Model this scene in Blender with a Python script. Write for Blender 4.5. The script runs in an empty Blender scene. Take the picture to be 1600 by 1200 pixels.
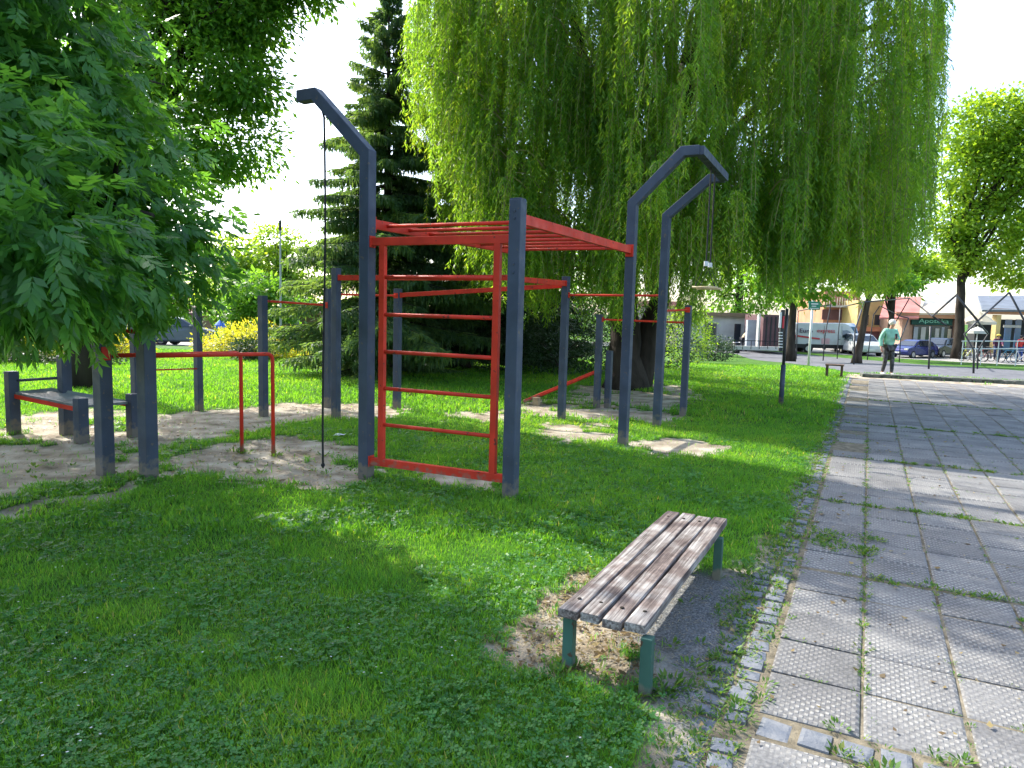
import bpy, bmesh, math, random
import numpy as np
from mathutils import Vector, Matrix
random.seed(11)
RG = np.random.default_rng(11)
SC = bpy.context.scene
COL = SC.collection
# ------------------------------------------------------------------ camera
F = 1105.0; H = 1.68; PITCH = math.atan(113/F); ROLL = 0.0268
fwd = Vector((0, math.cos(PITCH), -math.sin(PITCH)))
r0 = Vector((1, 0, 0)); u0 = Vector((0, math.sin(PITCH), math.cos(PITCH)))
cr = r0*math.cos(ROLL) + u0*math.sin(ROLL)
cu = -r0*math.sin(ROLL) + u0*math.cos(ROLL)
camd = bpy.data.cameras.new('camera'); cam = bpy.data.objects.new('camera', camd); COL.objects.link(cam)
camd.sensor_width = 36; camd.lens = 36*F/1600; camd.clip_end = 3000; camd.clip_start = 0.05
M = Matrix((cr, cu, -fwd)).transposed().to_4x4(); M.translation = (0, 0, H)
cam.matrix_world = M
SC.camera = cam
# ------------------------------------------------------------------ light
SUN_AZ = math.radians(-47); SUN_EL = math.radians(43)
w = bpy.data.worlds.new("World"); SC.world = w; w.use_nodes = True
nt = w.node_tree; bg = nt.nodes['Background']
sky = nt.nodes.new('ShaderNodeTexSky'); sky.sky_type = 'NISHITA'; sky.sun_disc = False
sky.sun_elevation = SUN_EL; sky.sun_rotation = SUN_AZ; sky.dust_density = 2.0; sky.air_density = 0.9; sky.ozone_density = 0.5
nt.links.new(sky.outputs[0], bg.inputs[0]); bg.inputs[1].default_value = 0.15
sd = bpy.data.lights.new('sun', 'SUN'); sd.energy = 2.5; sd.angle = math.radians(0.5); sd.color = (1, .95, .86)
so = bpy.data.objects.new('sun', sd); COL.objects.link(so)
sdir = Vector((math.sin(SUN_AZ)*math.cos(SUN_EL), math.cos(SUN_AZ)*math.cos(SUN_EL), math.sin(SUN_EL)))
so.rotation_euler = sdir.to_track_quat('Z', 'Y').to_euler(); so.location = (-10, 10, 20)
SC.view_settings.view_transform = 'Standard'; SC.view_settings.look = 'None'
SC.view_settings.exposure = 1.95; SC.view_settings.gamma = 1
SC.cycles.use_denoising = True
SC.cycles.max_bounces = 9; SC.cycles.diffuse_bounces = 5; SC.cycles.transmission_bounces = 6
SC.cycles.transparent_max_bounces = 6; SC.cycles.glossy_bounces = 2
SC.cycles.caustics_reflective = False; SC.cycles.caustics_refractive = False

# ------------------------------------------------------------------ pixel <-> place
def gz(x, y):
    t = np.clip((np.asarray(y, float)-22)/24, 0, 1)
    return -0.8*t*t*(3-2*t)
def ray(px, py): return cr*((px-800)/F) + cu*((600-py)/F) + fwd
def W(px, py):
    d = ray(px, py); lo, hi = 0.5, 4000.0
    for _ in range(60):
        m = (lo+hi)/2; p = d*m
        if H+p.z > float(gz(p.x, p.y)): lo = m
        else: hi = m
    p = d*lo
    return Vector((p.x, p.y, H+p.z))
def P(px, py, Y):
    d = ray(px, py); t = Y/d.y
    return Vector((d.x*t, Y, H+d.z*t))
def zrow(b, py):            # height over the point b that shows at image row py
    m = (600-py)/F; p0 = Vector((b.x, b.y, -H))
    return (m*p0.dot(fwd)-p0.dot(cu))/(cu.z-m*fwd.z)
# ------------------------------------------------------------------ value noise
_T = RG.random((256, 256))
def vn(x, y, s, k=0):
    x = np.asarray(x, float)/s+17.3*k+100; y = np.asarray(y, float)/s+9.1*k+100
    xi = np.floor(x).astype(int); yi = np.floor(y).astype(int); fx = x-xi; fy = y-yi
    fx = fx*fx*(3-2*fx); fy = fy*fy*(3-2*fy)
    a = _T[xi % 256, yi % 256]; b = _T[(xi+1) % 256, yi % 256]; c = _T[xi % 256, (yi+1) % 256]; d = _T[(xi+1) % 256, (yi+1) % 256]
    return (a*(1-fx)+b*fx)*(1-fy)+(c*(1-fx)+d*fx)*fy
def fbm(x, y, s, k=0): return .55*vn(x, y, s, k)+.28*vn(x, y, s/2.1, k+3)+.17*vn(x, y, s/4.3, k+5)

# ------------------------------------------------------------------ objects and tags
ORG = {}
def tag(o, label=None, cat=None, group=None, kind=None):
    if label: o['label'] = label
    if cat: o['category'] = cat
    if group: o['group'] = group
    if kind: o['kind'] = kind
    return o
def thing(name, label, cat, loc=(0, 0, 0), group=None):
    o = bpy.data.objects.new(name, None); COL.objects.link(o); o.location = loc
    o.empty_display_size = .2
    ORG[o.name] = Vector(loc); return tag(o, label, cat, group)
def linkmesh(name, me, mat, parent=None, smooth=False):
    o = bpy.data.objects.new(name, me); COL.objects.link(o)
    if mat: me.materials.append(mat)
    if smooth: me.polygons.foreach_set('use_smooth', [True]*len(me.polygons))
    if parent is not None:
        o.parent = parent; ORG[o.name] = ORG[parent.name]
        d = -ORG[parent.name]
        if d.length > 0: me.transform(Matrix.Translation(d))
    else: ORG[o.name] = Vector((0, 0, 0))
    return o
class MB:
    def __init__(s): s.v = []; s.f = []
    def add(s, vs, fs):
        n = len(s.v); s.v += [tuple(v) for v in vs]; s.f += [tuple(i+n for i in f) for f in fs]; return s
    def hexa(s, p):          # 8 corners: bottom 4 ccw, top 4
        return s.add(p, [(3, 2, 1, 0), (4, 5, 6, 7), (0, 1, 5, 4), (1, 2, 6, 5), (2, 3, 7, 6), (3, 0, 4, 7)])
    def box(s, c, d, ax=(1, 0, 0), ay=None, b=0):
        c = Vector(c); ax = Vector(ax).normalized()
        ay = Vector(ay).normalized() if ay is not None else Vector((0, 0, 1)).cross(ax).normalized()
        az = ax.cross(ay).normalized(); hx, hy, hz = d[0]/2, d[1]/2, d[2]/2
        if b <= 0:
            p = [c+ax*i*hx+ay*j*hy+az*k*hz for k in (-1, 1) for i, j in ((-1, -1), (1, -1), (1, 1), (-1, 1))]
            return s.hexa(p)
        bm = bmesh.new(); bmesh.ops.create_cube(bm, size=1)
        for v in bm.verts: v.co = Vector((v.co.x*d[0], v.co.y*d[1], v.co.z*d[2]))
        bmesh.ops.bevel(bm, geom=bm.edges[:], offset=b, segments=2, affect='EDGES', profile=.6)
        bm.verts.index_update()
        s.add([c+ax*v.co.x+ay*v.co.y+az*v.co.z for v in bm.verts], [[v.index for v in f.verts] for f in bm.faces]); bm.free(); return s
    def beam(s, p, q, w, h, b=0, side=None):
        p = Vector(p); q = Vector(q); d = q-p; ax = d.normalized()
        if side is not None: ay = Vector(side); ay = (ay-ax*ay.dot(ax)).normalized()
        else:
            up = Vector((0, 0, 1)) if abs(ax.z) < .95 else Vector((0, 1, 0)); ay = up.cross(ax).normalized()
        return s.box((p+q)/2, (d.length, w, h), ax, ay, b)
    def path(s, pts, rad, n=8, cap=True):
        pts = [Vector(p) for p in pts]; rad = rad if hasattr(rad, '__len__') else [rad]*len(pts)
        vs = []; pr = None
        for i, p in enumerate(pts):
            t = (pts[min(i+1, len(pts)-1)]-pts[max(i-1, 0)]).normalized()
            if pr is None:
                a = Vector((1, 0, 0)) if abs(t.x) < .8 else Vector((0, 1, 0)); pr = (a-t*a.dot(t)).normalized()
            else: pr = (pr-t*pr.dot(t)).normalized()
            bb = t.cross(pr)
            vs += [p+(pr*math.cos(2*math.pi*k/n)+bb*math.sin(2*math.pi*k/n))*rad[i] for k in range(n)]
        fs = [(i*n+k, i*n+(k+1) % n, (i+1)*n+(k+1) % n, (i+1)*n+k) for i in range(len(pts)-1) for k in range(n)]
        if cap: fs += [tuple(range(n-1, -1, -1)), tuple(range((len(pts)-1)*n, len(pts)*n))]
        return s.add(vs, fs)
    def ring(s, c, R, r, ax, ay, n=20, m=6, a0=0, a1=2*math.pi):
        ax = Vector(ax).normalized(); ay = Vector(ay).normalized(); c = Vector(c)
        full = abs(a1-a0-2*math.pi) < 1e-6
        pts = [c+(ax*math.cos(a0+(a1-a0)*k/n)+ay*math.sin(a0+(a1-a0)*k/n))*R for k in range(n+1)]
        return s.path(pts, r, m, not full)
    def disc(s, c, R, th, axis, n=20):
        a = Vector(axis).normalized(); return s.path([Vector(c)-a*th/2, Vector(c)+a*th/2], R, n)
    def ball(s, c, rad, n=10, m=7):
        c = Vector(c); rad = rad if hasattr(rad, '__len__') else (rad,)*3; vs = [c+Vector((0, 0, rad[2]))]
        for i in range(1, m):
            a = math.pi*i/m
            vs += [c+Vector((rad[0]*math.sin(a)*math.cos(2*math.pi*k/n), rad[1]*math.sin(a)*math.sin(2*math.pi*k/n), rad[2]*math.cos(a))) for k in range(n)]
        vs.append(c-Vector((0, 0, rad[2]))); L = len(vs)-1
        fs = [(0, 1+k, 1+(k+1) % n) for k in range(n)]
        fs += [(1+i*n+k, 1+(i+1)*n+k, 1+(i+1)*n+(k+1) % n, 1+i*n+(k+1) % n) for i in range(m-2) for k in range(n)]
        fs += [(L, 1+(m-2)*n+(k+1) % n, 1+(m-2)*n+k) for k in range(n)]
        return s.add(vs, fs)
    def build(s, name, mat, parent=None, smooth=False, auto=False):
        me = bpy.data.meshes.new(name); me.from_pydata(s.v, [], s.f); me.validate(); me.update()
        o = linkmesh(name, me, mat, parent, smooth)
        return o
def quads(name, V, rnd, mat, parent=None, extra=None):
    """n free quads (leaves, blades) with a colour number each"""
    n = len(V); me = bpy.data.meshes.new(name)
    if parent is not None: V = V-np.array(ORG[parent.name])[None, None, :]
    me.vertices.add(4*n); me.vertices.foreach_set('co', V.reshape(-1).astype(np.float32))
    me.loops.add(4*n); me.loops.foreach_set('vertex_index', np.arange(4*n, dtype=np.int32))
    me.polygons.add(n); me.polygons.foreach_set('loop_start', np.arange(0, 4*n, 4, dtype=np.int32))
    try: me.polygons.foreach_set('loop_total', np.full(n, 4, dtype=np.int32))
    except Exception: pass
    a = me.attributes.new('rnd', 'FLOAT', 'FACE'); a.data.foreach_set('value', np.asarray(rnd, np.float32))
    me.update(calc_edges=True)
    o = bpy.data.objects.new(name, me); COL.objects.link(o); me.materials.append(mat)
    if parent is not None: o.parent = parent; ORG[o.name] = ORG[parent.name]
    return o
def unit(a): return a/np.maximum(np.linalg.norm(a, axis=1, keepdims=True), 1e-9)
def rdir(n): return unit(RG.normal(size=(n, 3)))
def leafquads(p, d, nrm, L, Wd, fold=.0, mid=.45):
    """rhombic leaves from base p along d, lying across nrm"""
    s = unit(np.cross(d, nrm)); nn = np.cross(s, d)
    L = np.asarray(L).reshape(-1, 1); Wd = np.asarray(Wd).reshape(-1, 1)
    m = p+d*L*mid-nn*L*fold
    return np.stack([p, m+s*Wd/2, p+d*L, m-s*Wd/2], 1)
# ------------------------------------------------------------------ materials
def nodes(name):
    m = bpy.data.materials.new(name); m.use_nodes = True; n = m.node_tree; b = n.nodes['Principled BSDF']; return m, n, b
def N(n, t, **k):
    x = n.nodes.new(t)
    for a, v in k.items():
        if a.startswith('i'): x.inputs[int(a[1:])].default_value = v
        else: setattr(x, a, v)
    return x
def ramp(n, stops):
    r = n.nodes.new('ShaderNodeValToRGB'); e = r.color_ramp.elements
    while len(e) < len(stops): e.new(.5)
    for i, (p, c) in enumerate(stops): e[i].position = p; e[i].color = (*c, 1)
    return r
def mat(name, c, rough=.6, metal=0, var=.12, vs=6, bump=.0, bs=60, spec=.4, c2=None, stretch=None):
    m, n, b = nodes(name)
    tc = N(n, 'ShaderNodeTexCoord'); src = tc.outputs['Object']
    if stretch:
        mp = N(n, 'ShaderNodeMapping'); mp.inputs['Scale'].default_value = stretch; n.links.new(src, mp.inputs[0]); src = mp.outputs[0]
    no = N(n, 'ShaderNodeTexNoise'); no.inputs['Scale'].default_value = vs; no.inputs['Detail'].default_value = 6
    n.links.new(src, no.inputs['Vector'])
    d = c2 or tuple(max(0, x*(1-2*var)) for x in c); l = c if c2 else tuple(min(1, x*(1+2*var)) for x in c)
    r = ramp(n, [(.3, d), (.7, l)]); n.links.new(no.outputs[0], r.inputs[0]); n.links.new(r.outputs[0], b.inputs['Base Color'])
    b.inputs['Roughness'].default_value = rough; b.inputs['Metallic'].default_value = metal
    b.inputs['Specular IOR Level'].default_value = spec
    if bump:
        n2 = N(n, 'ShaderNodeTexNoise'); n2.inputs['Scale'].default_value = bs; n2.inputs['Detail'].default_value = 5
        n.links.new(src, n2.inputs['Vector'])
        bp = N(n, 'ShaderNodeBump'); bp.inputs['Strength'].default_value = bump; bp.inputs['Distance'].default_value = .01
        n.links.new(n2.outputs[0], bp.inputs['Height']); n.links.new(bp.outputs[0], b.inputs['Normal'])
    return m
def leafmat(name, stops, trans=.45, tcol=(.35, .5, .06), rough=.45, spec=.35, vs=.5):
    m, n, b = nodes(name); out = n.nodes['Material Output']
    at = N(n, 'ShaderNodeAttribute'); at.attribute_name = 'rnd'
    tc = N(n, 'ShaderNodeTexCoord'); no = N(n, 'ShaderNodeTexNoise'); no.inputs['Scale'].default_value = vs; no.inputs['Detail'].default_value = 2
    n.links.new(tc.outputs['Object'], no.inputs['Vector'])
    mx = N(n, 'ShaderNodeMath', operation='MULTIPLY_ADD'); n.links.new(no.outputs[0], mx.inputs[0]); mx.inputs[1].default_value = .5
    n.links.new(at.outputs['Fac'], mx.inputs[2])
    sc = N(n, 'ShaderNodeMath', operation='MULTIPLY'); n.links.new(mx.outputs[0], sc.inputs[0]); sc.inputs[1].default_value = .67
    r = ramp(n, stops); n.links.new(sc.outputs[0], r.inputs[0])
    n.links.new(r.outputs[0], b.inputs['Base Color']); b.inputs['Roughness'].default_value = rough; b.inputs['Specular IOR Level'].default_value = spec
    tr = N(n, 'ShaderNodeBsdfTranslucent')
    mc = N(n, 'ShaderNodeMix', data_type='RGBA', blend_type='MULTIPLY'); mc.inputs[0].default_value = 1
    g = N(n, 'ShaderNodeMix', data_type='RGBA', blend_type='ADD'); g.inputs[0].default_value = 1
    sc2 = N(n, 'ShaderNodeMix', data_type='RGBA', blend_type='MULTIPLY'); sc2.inputs[0].default_value = 1
    n.links.new(r.outputs[0], sc2.inputs[6]); sc2.inputs[7].default_value = (2.9, 2.5, .9, 1)
    n.links.new(sc2.outputs[2], g.inputs[6]); g.inputs[7].default_value = tuple(x*.18 for x in tcol)+(1,)
    n.links.new(g.outputs[2], tr.inputs[0])
    ms = N(n, 'ShaderNodeMixShader'); ms.inputs[0].default_value = trans
    n.links.new(b.outputs[0], ms.inputs[1]); n.links.new(tr.outputs[0], ms.inputs[2]); n.links.new(ms.outputs[0], out.inputs[0])
    return m
M_ = {}
M_['steel'] = mat('graphite_paint', (.037, .053, .092), .5, 0, .18, 5, .12, 70, .3)
M_['red'] = mat('red_paint', (.50, .028, .014), .5, 0, .16, 7, .1, 80, .25)
def painted(name, c, chip, rough=.5, spec=.3, mud=-3.2):
    m, n, b = nodes(name); L = n.links.new; tc = N(n, 'ShaderNodeTexCoord').outputs['Object']
    def no(s, d=5):
        x = N(n, 'ShaderNodeTexNoise'); x.inputs['Scale'].default_value = s; x.inputs['Detail'].default_value = d; L(tc, x.inputs['Vector']); return x.outputs[0]
    base = ramp(n, [(.3, tuple(v*.78 for v in c)), (.7, tuple(v*1.22 for v in c))]); L(no(4), base.inputs[0])
    ch = ramp(n, [(.655, (0, 0, 0)), (.675, (1, 1, 1))]); L(no(17, 7), ch.inputs[0])
    x = N(n, 'ShaderNodeMix', data_type='RGBA'); L(ch.outputs[0], x.inputs[0]); L(base.outputs[0], x.inputs[6]); x.inputs[7].default_value = (*chip, 1)
    sp = N(n, 'ShaderNodeSeparateXYZ'); L(tc, sp.inputs[0])   # mud splashed on the foot of each post
    a = N(n, 'ShaderNodeMath', operation='MULTIPLY_ADD'); L(sp.outputs[2], a.inputs[0]); a.inputs[1].default_value = mud; a.inputs[2].default_value = .62
    d = N(n, 'ShaderNodeMath', operation='MULTIPLY_ADD'); L(no(14), d.inputs[0]); d.inputs[1].default_value = 1.4; L(a.outputs[0], d.inputs[2])
    dr = ramp(n, [(.75, (0, 0, 0)), (1.0, (.75, .75, .75))]); L(d.outputs[0], dr.inputs[0])
    y = N(n, 'ShaderNodeMix', data_type='RGBA'); L(dr.outputs[0], y.inputs[0]); L(x.outputs[2], y.inputs[6]); y.inputs[7].default_value = (.17, .14, .10, 1)
    L(y.outputs[2], b.inputs['Base Color']); b.inputs['Specular IOR Level'].default_value = spec
    rr = ramp(n, [(.3, (rough-.12,)*3), (.7, (rough+.18,)*3)]); L(no(9), rr.inputs[0]); L(rr.outputs[0], b.inputs['Roughness'])
    bp = N(n, 'ShaderNodeBump'); bp.inputs['Strength'].default_value = .25; bp.inputs['Distance'].default_value = .003; L(no(60), bp.inputs['Height']); L(bp.outputs[0], b.inputs['Normal'])
    return m
M_['steel'] = painted('graphite_paint', (.046, .060, .088), (.10, .085, .075))
M_['red'] = painted('red_paint', (.55, .036, .016), (.16, .03, .02), .5, .25)
M_['rope'] = mat('rope', (.018, .02, .018), .9, 0, .2, 20, .6, 200)
M_['bark'] = mat('bark', (.075, .055, .04), .95, 0, .3, 5, 1.0, 22, .2, stretch=(1, 1, .25))
M_['barkd'] = mat('bark_dark', (.035, .028, .022), .95, 0, .3, 5, 1.0, 22, .2, stretch=(1, 1, .25))
M_['green_iron'] = painted('green_iron', (.035, .095, .07), (.06, .035, .02), .55, .35, -9)
M_['white'] = mat('white_paint', (.62, .62, .6), .45, 0, .06, 3)
M_['vanwhite'] = mat('van_white', (.48, .49, .48), .35, 0, .04, 2)
M_['black'] = mat('black_plastic', (.012, .012, .014), .55, 0, .1, 4)
M_['tyre'] = mat('tyre', (.015, .015, .015), .85, 0, .1, 10)
M_['rim'] = mat('rim', (.35, .35, .36), .35, .8, .1, 10)
M_['blue'] = mat('blue_car_paint', (.012, .018, .12), .22, .3, .05, 2, spec=.6)
M_['carblack'] = mat('black_car_paint', (.01, .011, .013), .22, .3, .05, 2, spec=.6)
M_['glass'] = mat('dark_glass', (.025, .035, .045), .08, 0, .1, 1, spec=.9)
M_['glassb'] = mat('sky_glass', (.05, .10, .2), .1, 0, .1, 1, spec=.9)
M_['lamp'] = mat('lamp_glass', (.6, .58, .5), .2)
M_['tail'] = mat('tail_lamp', (.35, .02, .02), .3)
M_['dometube'] = mat('dome_tube_grey', (.05, .052, .058), .45, .3, .1, 3)
M_['skin'] = mat('skin', (.50, .27, .19), .55, 0, .06, 8)
# ------------------------------------------------------------------ ground layout
PU = Vector((.4474, .8943, 0)); PV = Vector((.8943, -.4474, 0)); J1 = W(1347, 1078); J1.z = 0   # paving axes, and a point of its first long joint
def ab(x, y): return (x-J1.x)*PU.x+(y-J1.y)*PU.y, (x-J1.x)*PV.x+(y-J1.y)*PV.y
def AB(a, b, z=0): return Vector((J1.x+PU.x*a+PV.x*b, J1.y+PU.y*a+PV.y*b, z))
A_END = ab(*W(1400, 594)[:2])[0]
def poly(pts): return np.array([W(*p)[:2] for p in pts])
def sdist(x, y, pg):       # >0 inside
    d = np.full(x.shape, 1e9); ins = np.zeros(x.shape, bool); n = len(pg)
    for i in range(n):
        x1, y1 = pg[i]; x2, y2 = pg[(i+1) % n]; ex, ey = x2-x1, y2-y1
        t = np.clip(((x-x1)*ex+(y-y1)*ey)/(ex*ex+ey*ey+1e-12), 0, 1)
        d = np.minimum(d, np.hypot(x-x1-t*ex, y-y1-t*ey))
        c = ((y1 > y) != (y2 > y)) & (x < ex*(y-y1)/(ey+1e-12)+x1); ins ^= c
    return np.where(ins, d, -d)
DIRT_SUNBAND = [  # outline in the photo, edge noise, patchiness
 ([(190, 700), (235, 652), (330, 640), (430, 632), (560, 630), (650, 638), (600, 655), (500, 655), (430, 664), (370, 676), (320, 690), (250, 702)], .25, .12),
 ([(235, 738), (300, 705), (380, 690), (450, 682), (540, 692), (570, 705), (520, 722), (580, 738), (560, 754), (500, 768), (400, 758), (300, 748)], .22, .12),
 ([(-200, 720), (-200, 640), (20, 650), (150, 640), (240, 650), (245, 742), (205, 760), (140, 790), (70, 803), (-200, 830)], .35, .38),
 ([(640, 738), (700, 738), (790, 752), (770, 768), (690, 757)], .15, .1),
 ([(985, 690), (1060, 685), (1145, 700), (1110, 712), (1020, 709)], .2, .1),
 ([(800, 632), (850, 624), (960, 634), (1070, 652), (1050, 664), (900, 654), (820, 648)], .3, .3),
 ([(840, 676), (860, 664), (960, 664), (950, 682), (880, 694)], .3, .4),
 ([(690, 650), (800, 640), (810, 660), (700, 660)], .3, .4),
 ([(895, 603), (1060, 603), (1100, 625), (1040, 640), (880, 625)], .3, .3),
 ([(740, 1003), (845, 962), (830, 940), (880, 925), (888, 893), (935, 885), (960, 930), (990, 960), (1020, 1060), (1000, 1105), (930, 1060), (850, 1050), (800, 1040)], .20, .22),
 ([(1040, 880), (1180, 900), (1220, 860), (1240, 900), (1160, 1030), (1090, 1120), (1075, 1200), (1040, 1200), (1030, 1130), (1000, 1090), (1000, 980)], .14, .15),
]
DIRT_SUNBAND.append(([(1325, 584), (1400, 588), (1600, 600), (1800, 612), (1800, 634), (1600, 618), (1400, 604), (1325, 598)], .3, .12))  # sunlit band at the end of the paving, put in as tan soil colour
DIRT_SUNBAND = [(poly(p), e, q) for p, e, q in DIRT_SUNBAND]
GRAV = poly([(940, 985), (1000, 930), (1060, 885), (1130, 896), (1195, 905), (1165, 985), (1110, 1085), (1062, 1115), (1030, 1105), (1028, 1010), (1000, 1020)])
PATHP = poly([(1090, 545), (1160, 546), (1230, 553), (1400, 567), (1700, 586), (1900, 597), (1900, 620), (1600, 596), (1400, 585), (1330, 584), (1250, 571), (1150, 554), (1080, 549)])
def dirt_sunband_mask(x, y):
    wx = x+(.35*(fbm(x, y, .7, 1)-.5)); wy = y+(.5*(fbm(x, y, .8, 2)-.5)); m = np.zeros(x.shape)
    fine = vn(x, y, .07, 77); near = fbm(x, y, .18, 4); mid = fbm(x, y, .5, 8)
    for pg, e, q in DIRT_SUNBAND:
        x0, y0 = pg.min(0)-1; x1, y1 = pg.max(0)+1
        s = (x > x0) & (x < x1) & (y > y0) & (y < y1)
        if not s.any(): continue
        k = .3 if e < .1 else 1
        d = sdist(x[s]*(1-k)+wx[s]*k, y[s]*(1-k)+wy[s]*k, pg)
        v = np.clip(d/e+.5+(near[s]-.5)*2.2+(fine[s]-.5)*1.2, 0, 1)*np.clip((mid[s]-q*.95)*9+.5*(1-q), 0, 1)
        m[s] = np.maximum(m[s], v)
    a, b = ab(x, y)
    edge = -.60+.16*np.clip(a/9, 0, 1)+.22*(near-.5)
    e2 = np.clip(1-np.abs(b-edge+.03)/(.10+.14*mid), 0, 1)*(a < A_END)*(a > -2)*np.clip((mid-.25)*4, 0, 1)
    return np.maximum(m, e2)
def paved(x, y, g=0.0):    # inside the slabs and setts
    a, b = ab(x, y); e = -.60+.16*np.clip(a/9, 0, 1)+.22*(fbm(x, y, .18, 4)-.5)
    return (b > e+g) & (a < A_END) & (y > -3)
# one ground sheet out to the horizon
ys = np.concatenate([np.arange(-6, 1.6, .3), np.arange(1.6, 15, .05), np.arange(15, 60, .25), 60*1.12**np.arange(0, 32)])
xs0 = np.concatenate([np.arange(0, 8, .05), np.arange(8, 60, .25), 60*1.15**np.arange(0, 24)])
xs = np.concatenate([-xs0[:0:-1], xs0])
GX, GY = np.meshgrid(xs, ys); gzv = gz(GX, GY)
dm = dirt_sunband_mask(GX.ravel(), GY.ravel()); gm = np.clip(sdist(GX.ravel(), GY.ravel(), GRAV)/.22+.6+(fbm(GX.ravel(), GY.ravel(), .15, 9)-.5)*2.4, 0, 1)
lump = (fbm(GX, GY, .35, 12)-.5)*.02*(np.abs(GX) < 15)*(GY < 20)
pvm = paved(GX, GY); zz = gzv+np.where(pvm, -.02, lump+.008)-.012*dm.reshape(GX.shape)
nx, ny = len(xs), len(ys)
me = bpy.data.meshes.new('lawn'); co = np.stack([GX, GY, zz], -1).reshape(-1, 3)
me.vertices.add(len(co)); me.vertices.foreach_set('co', co.ravel().astype(np.float32))
ii = (np.arange(ny-1)[:, None]*nx+np.arange(nx-1)[None, :]).ravel()
fi = np.stack([ii, ii+1, ii+nx+1, ii+nx], 1).astype(np.int32)
me.loops.add(fi.size); me.loops.foreach_set('vertex_index', fi.ravel())
me.polygons.add(len(fi)); me.polygons.foreach_set('loop_start', np.arange(0, fi.size, 4, dtype=np.int32))
for nm, v in (('dirt_sunband', dm), ('gravel', gm)):
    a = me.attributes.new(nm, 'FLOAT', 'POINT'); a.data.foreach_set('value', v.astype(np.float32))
me.update(calc_edges=True); me.polygons.foreach_set('use_smooth', [True]*len(fi))
m, n, b = nodes('ground_soil_grass'); L = n.links.new
tc = N(n, 'ShaderNodeTexCoord').outputs['Object']
def noi(s, d=6):
    x = N(n, 'ShaderNodeTexNoise'); x.inputs['Scale'].default_value = s; x.inputs['Detail'].default_value = d; L(tc, x.inputs['Vector']); return x.outputs[0]
gr = ramp(n, [(.3, (.024, .07, .009)), (.5, (.05, .13, .013)), (.72, (.10, .18, .02))]); L(noi(2.2, 9), gr.inputs[0])
so_ = ramp(n, [(.25, (.12, .095, .06)), (.42, (.26, .215, .155)), (.58, (.40, .35, .27)), (.75, (.50, .455, .37))]); L(noi(3.1, 10), so_.inputs[0])
gv = ramp(n, [(.3, (.07, .072, .072)), (.55, (.19, .188, .18)), (.75, (.38, .37, .35))]); L(noi(95, 4), gv.inputs[0])
def att(nm): x = N(n, 'ShaderNodeAttribute'); x.attribute_name = nm; return x.outputs['Fac']
def mixc(f, a, c):
    x = N(n, 'ShaderNodeMix', data_type='RGBA'); L(f, x.inputs[0]); L(a, x.inputs[6]); L(c, x.inputs[7]); return x.outputs[2]
ed = ramp(n, [(.3, (0, 0, 0)), (.62, (1, 1, 1))])
ad = N(n, 'ShaderNodeMath', operation='MULTIPLY_ADD'); L(noi(28, 5), ad.inputs[0]); ad.inputs[1].default_value = .5
su = N(n, 'ShaderNodeMath', operation='SUBTRACT'); L(att('dirt_sunband'), su.inputs[0]); su.inputs[1].default_value = .25; L(su.outputs[0], ad.inputs[2]); L(ad.outputs[0], ed.inputs[0])
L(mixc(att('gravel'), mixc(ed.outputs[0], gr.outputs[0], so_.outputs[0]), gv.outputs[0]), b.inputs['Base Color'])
b.inputs['Roughness'].default_value = .95; b.inputs['Specular IOR Level'].default_value = .15
bp = N(n, 'ShaderNodeBump'); bp.inputs['Distance'].default_value = .02; bp.inputs['Strength'].default_value = 1; L(noi(45, 8), bp.inputs['Height']); L(bp.outputs[0], b.inputs['Normal'])
lawn = linkmesh('lawn', me, m); tag(lawn, kind='structure')
# ---- slabs: 40 cm, studded, in rows
MS, n, b = nodes('studded_concrete'); L = n.links.new
tc = N(n, 'ShaderNodeTexCoord').outputs['Object']
sp = N(n, 'ShaderNodeSeparateXYZ'); L(tc, sp.inputs[0])
def mth(op, a, c=None, d=None):
    x = N(n, 'ShaderNodeMath', operation=op)
    for i, v in enumerate((a, c, d)):
        if v is None: continue
        if isinstance(v, (int, float)): x.inputs[i].default_value = v
        else: L(v, x.inputs[i])
    return x.outputs[0]
wx = mth('SINE', mth('MULTIPLY', sp.outputs[0], 2*math.pi/.052)); wy = mth('SINE', mth('MULTIPLY', sp.outputs[1], 2*math.pi/.040))
stud = mth('MULTIPLY', wx, wy)
st = ramp(n, [(.08, (0, 0, 0)), (.45, (1, 1, 1))]); L(stud, st.inputs[0])
at = N(n, 'ShaderNodeAttribute'); at.attribute_name = 'rnd'
cc = ramp(n, [(.2, (.13, .128, .122)), (.42, (.205, .20, .192)), (.6, (.26, .255, .243)), (.8, (.33, .32, .295))])
L(mth('ADD', mth('MULTIPLY', noi(2.5, 8), .8), mth('MULTIPLY', at.outputs['Fac'], .25)), cc.inputs[0])
c2 = N(n, 'ShaderNodeMix', data_type='RGBA', blend_type='MULTIPLY'); c2.inputs[0].default_value = 1; L(cc.outputs[0], c2.inputs[6])
sr = ramp(n, [(0, (.72, .72, .73)), (1, (1.3, 1.28, 1.24))]); wr = ramp(n, [(.35, (.1, .1, .1)), (.6, (1, 1, 1))]); L(noi(3.3, 7), wr.inputs[0]); stw = mth('MULTIPLY', st.outputs[0], wr.outputs[0]); L(stw, sr.inputs[0]); L(sr.outputs[0], c2.inputs[7])
c3 = N(n, 'ShaderNodeMix', data_type='RGBA', blend_type='MULTIPLY'); c3.inputs[0].default_value = .55; L(c2.outputs[2], c3.inputs[6])
gr2 = ramp(n, [(.35, (.45, .45, .45)), (.6, (1, 1, 1))]); L(noi(60, 6), gr2.inputs[0]); L(gr2.outputs[0], c3.inputs[7])
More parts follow.
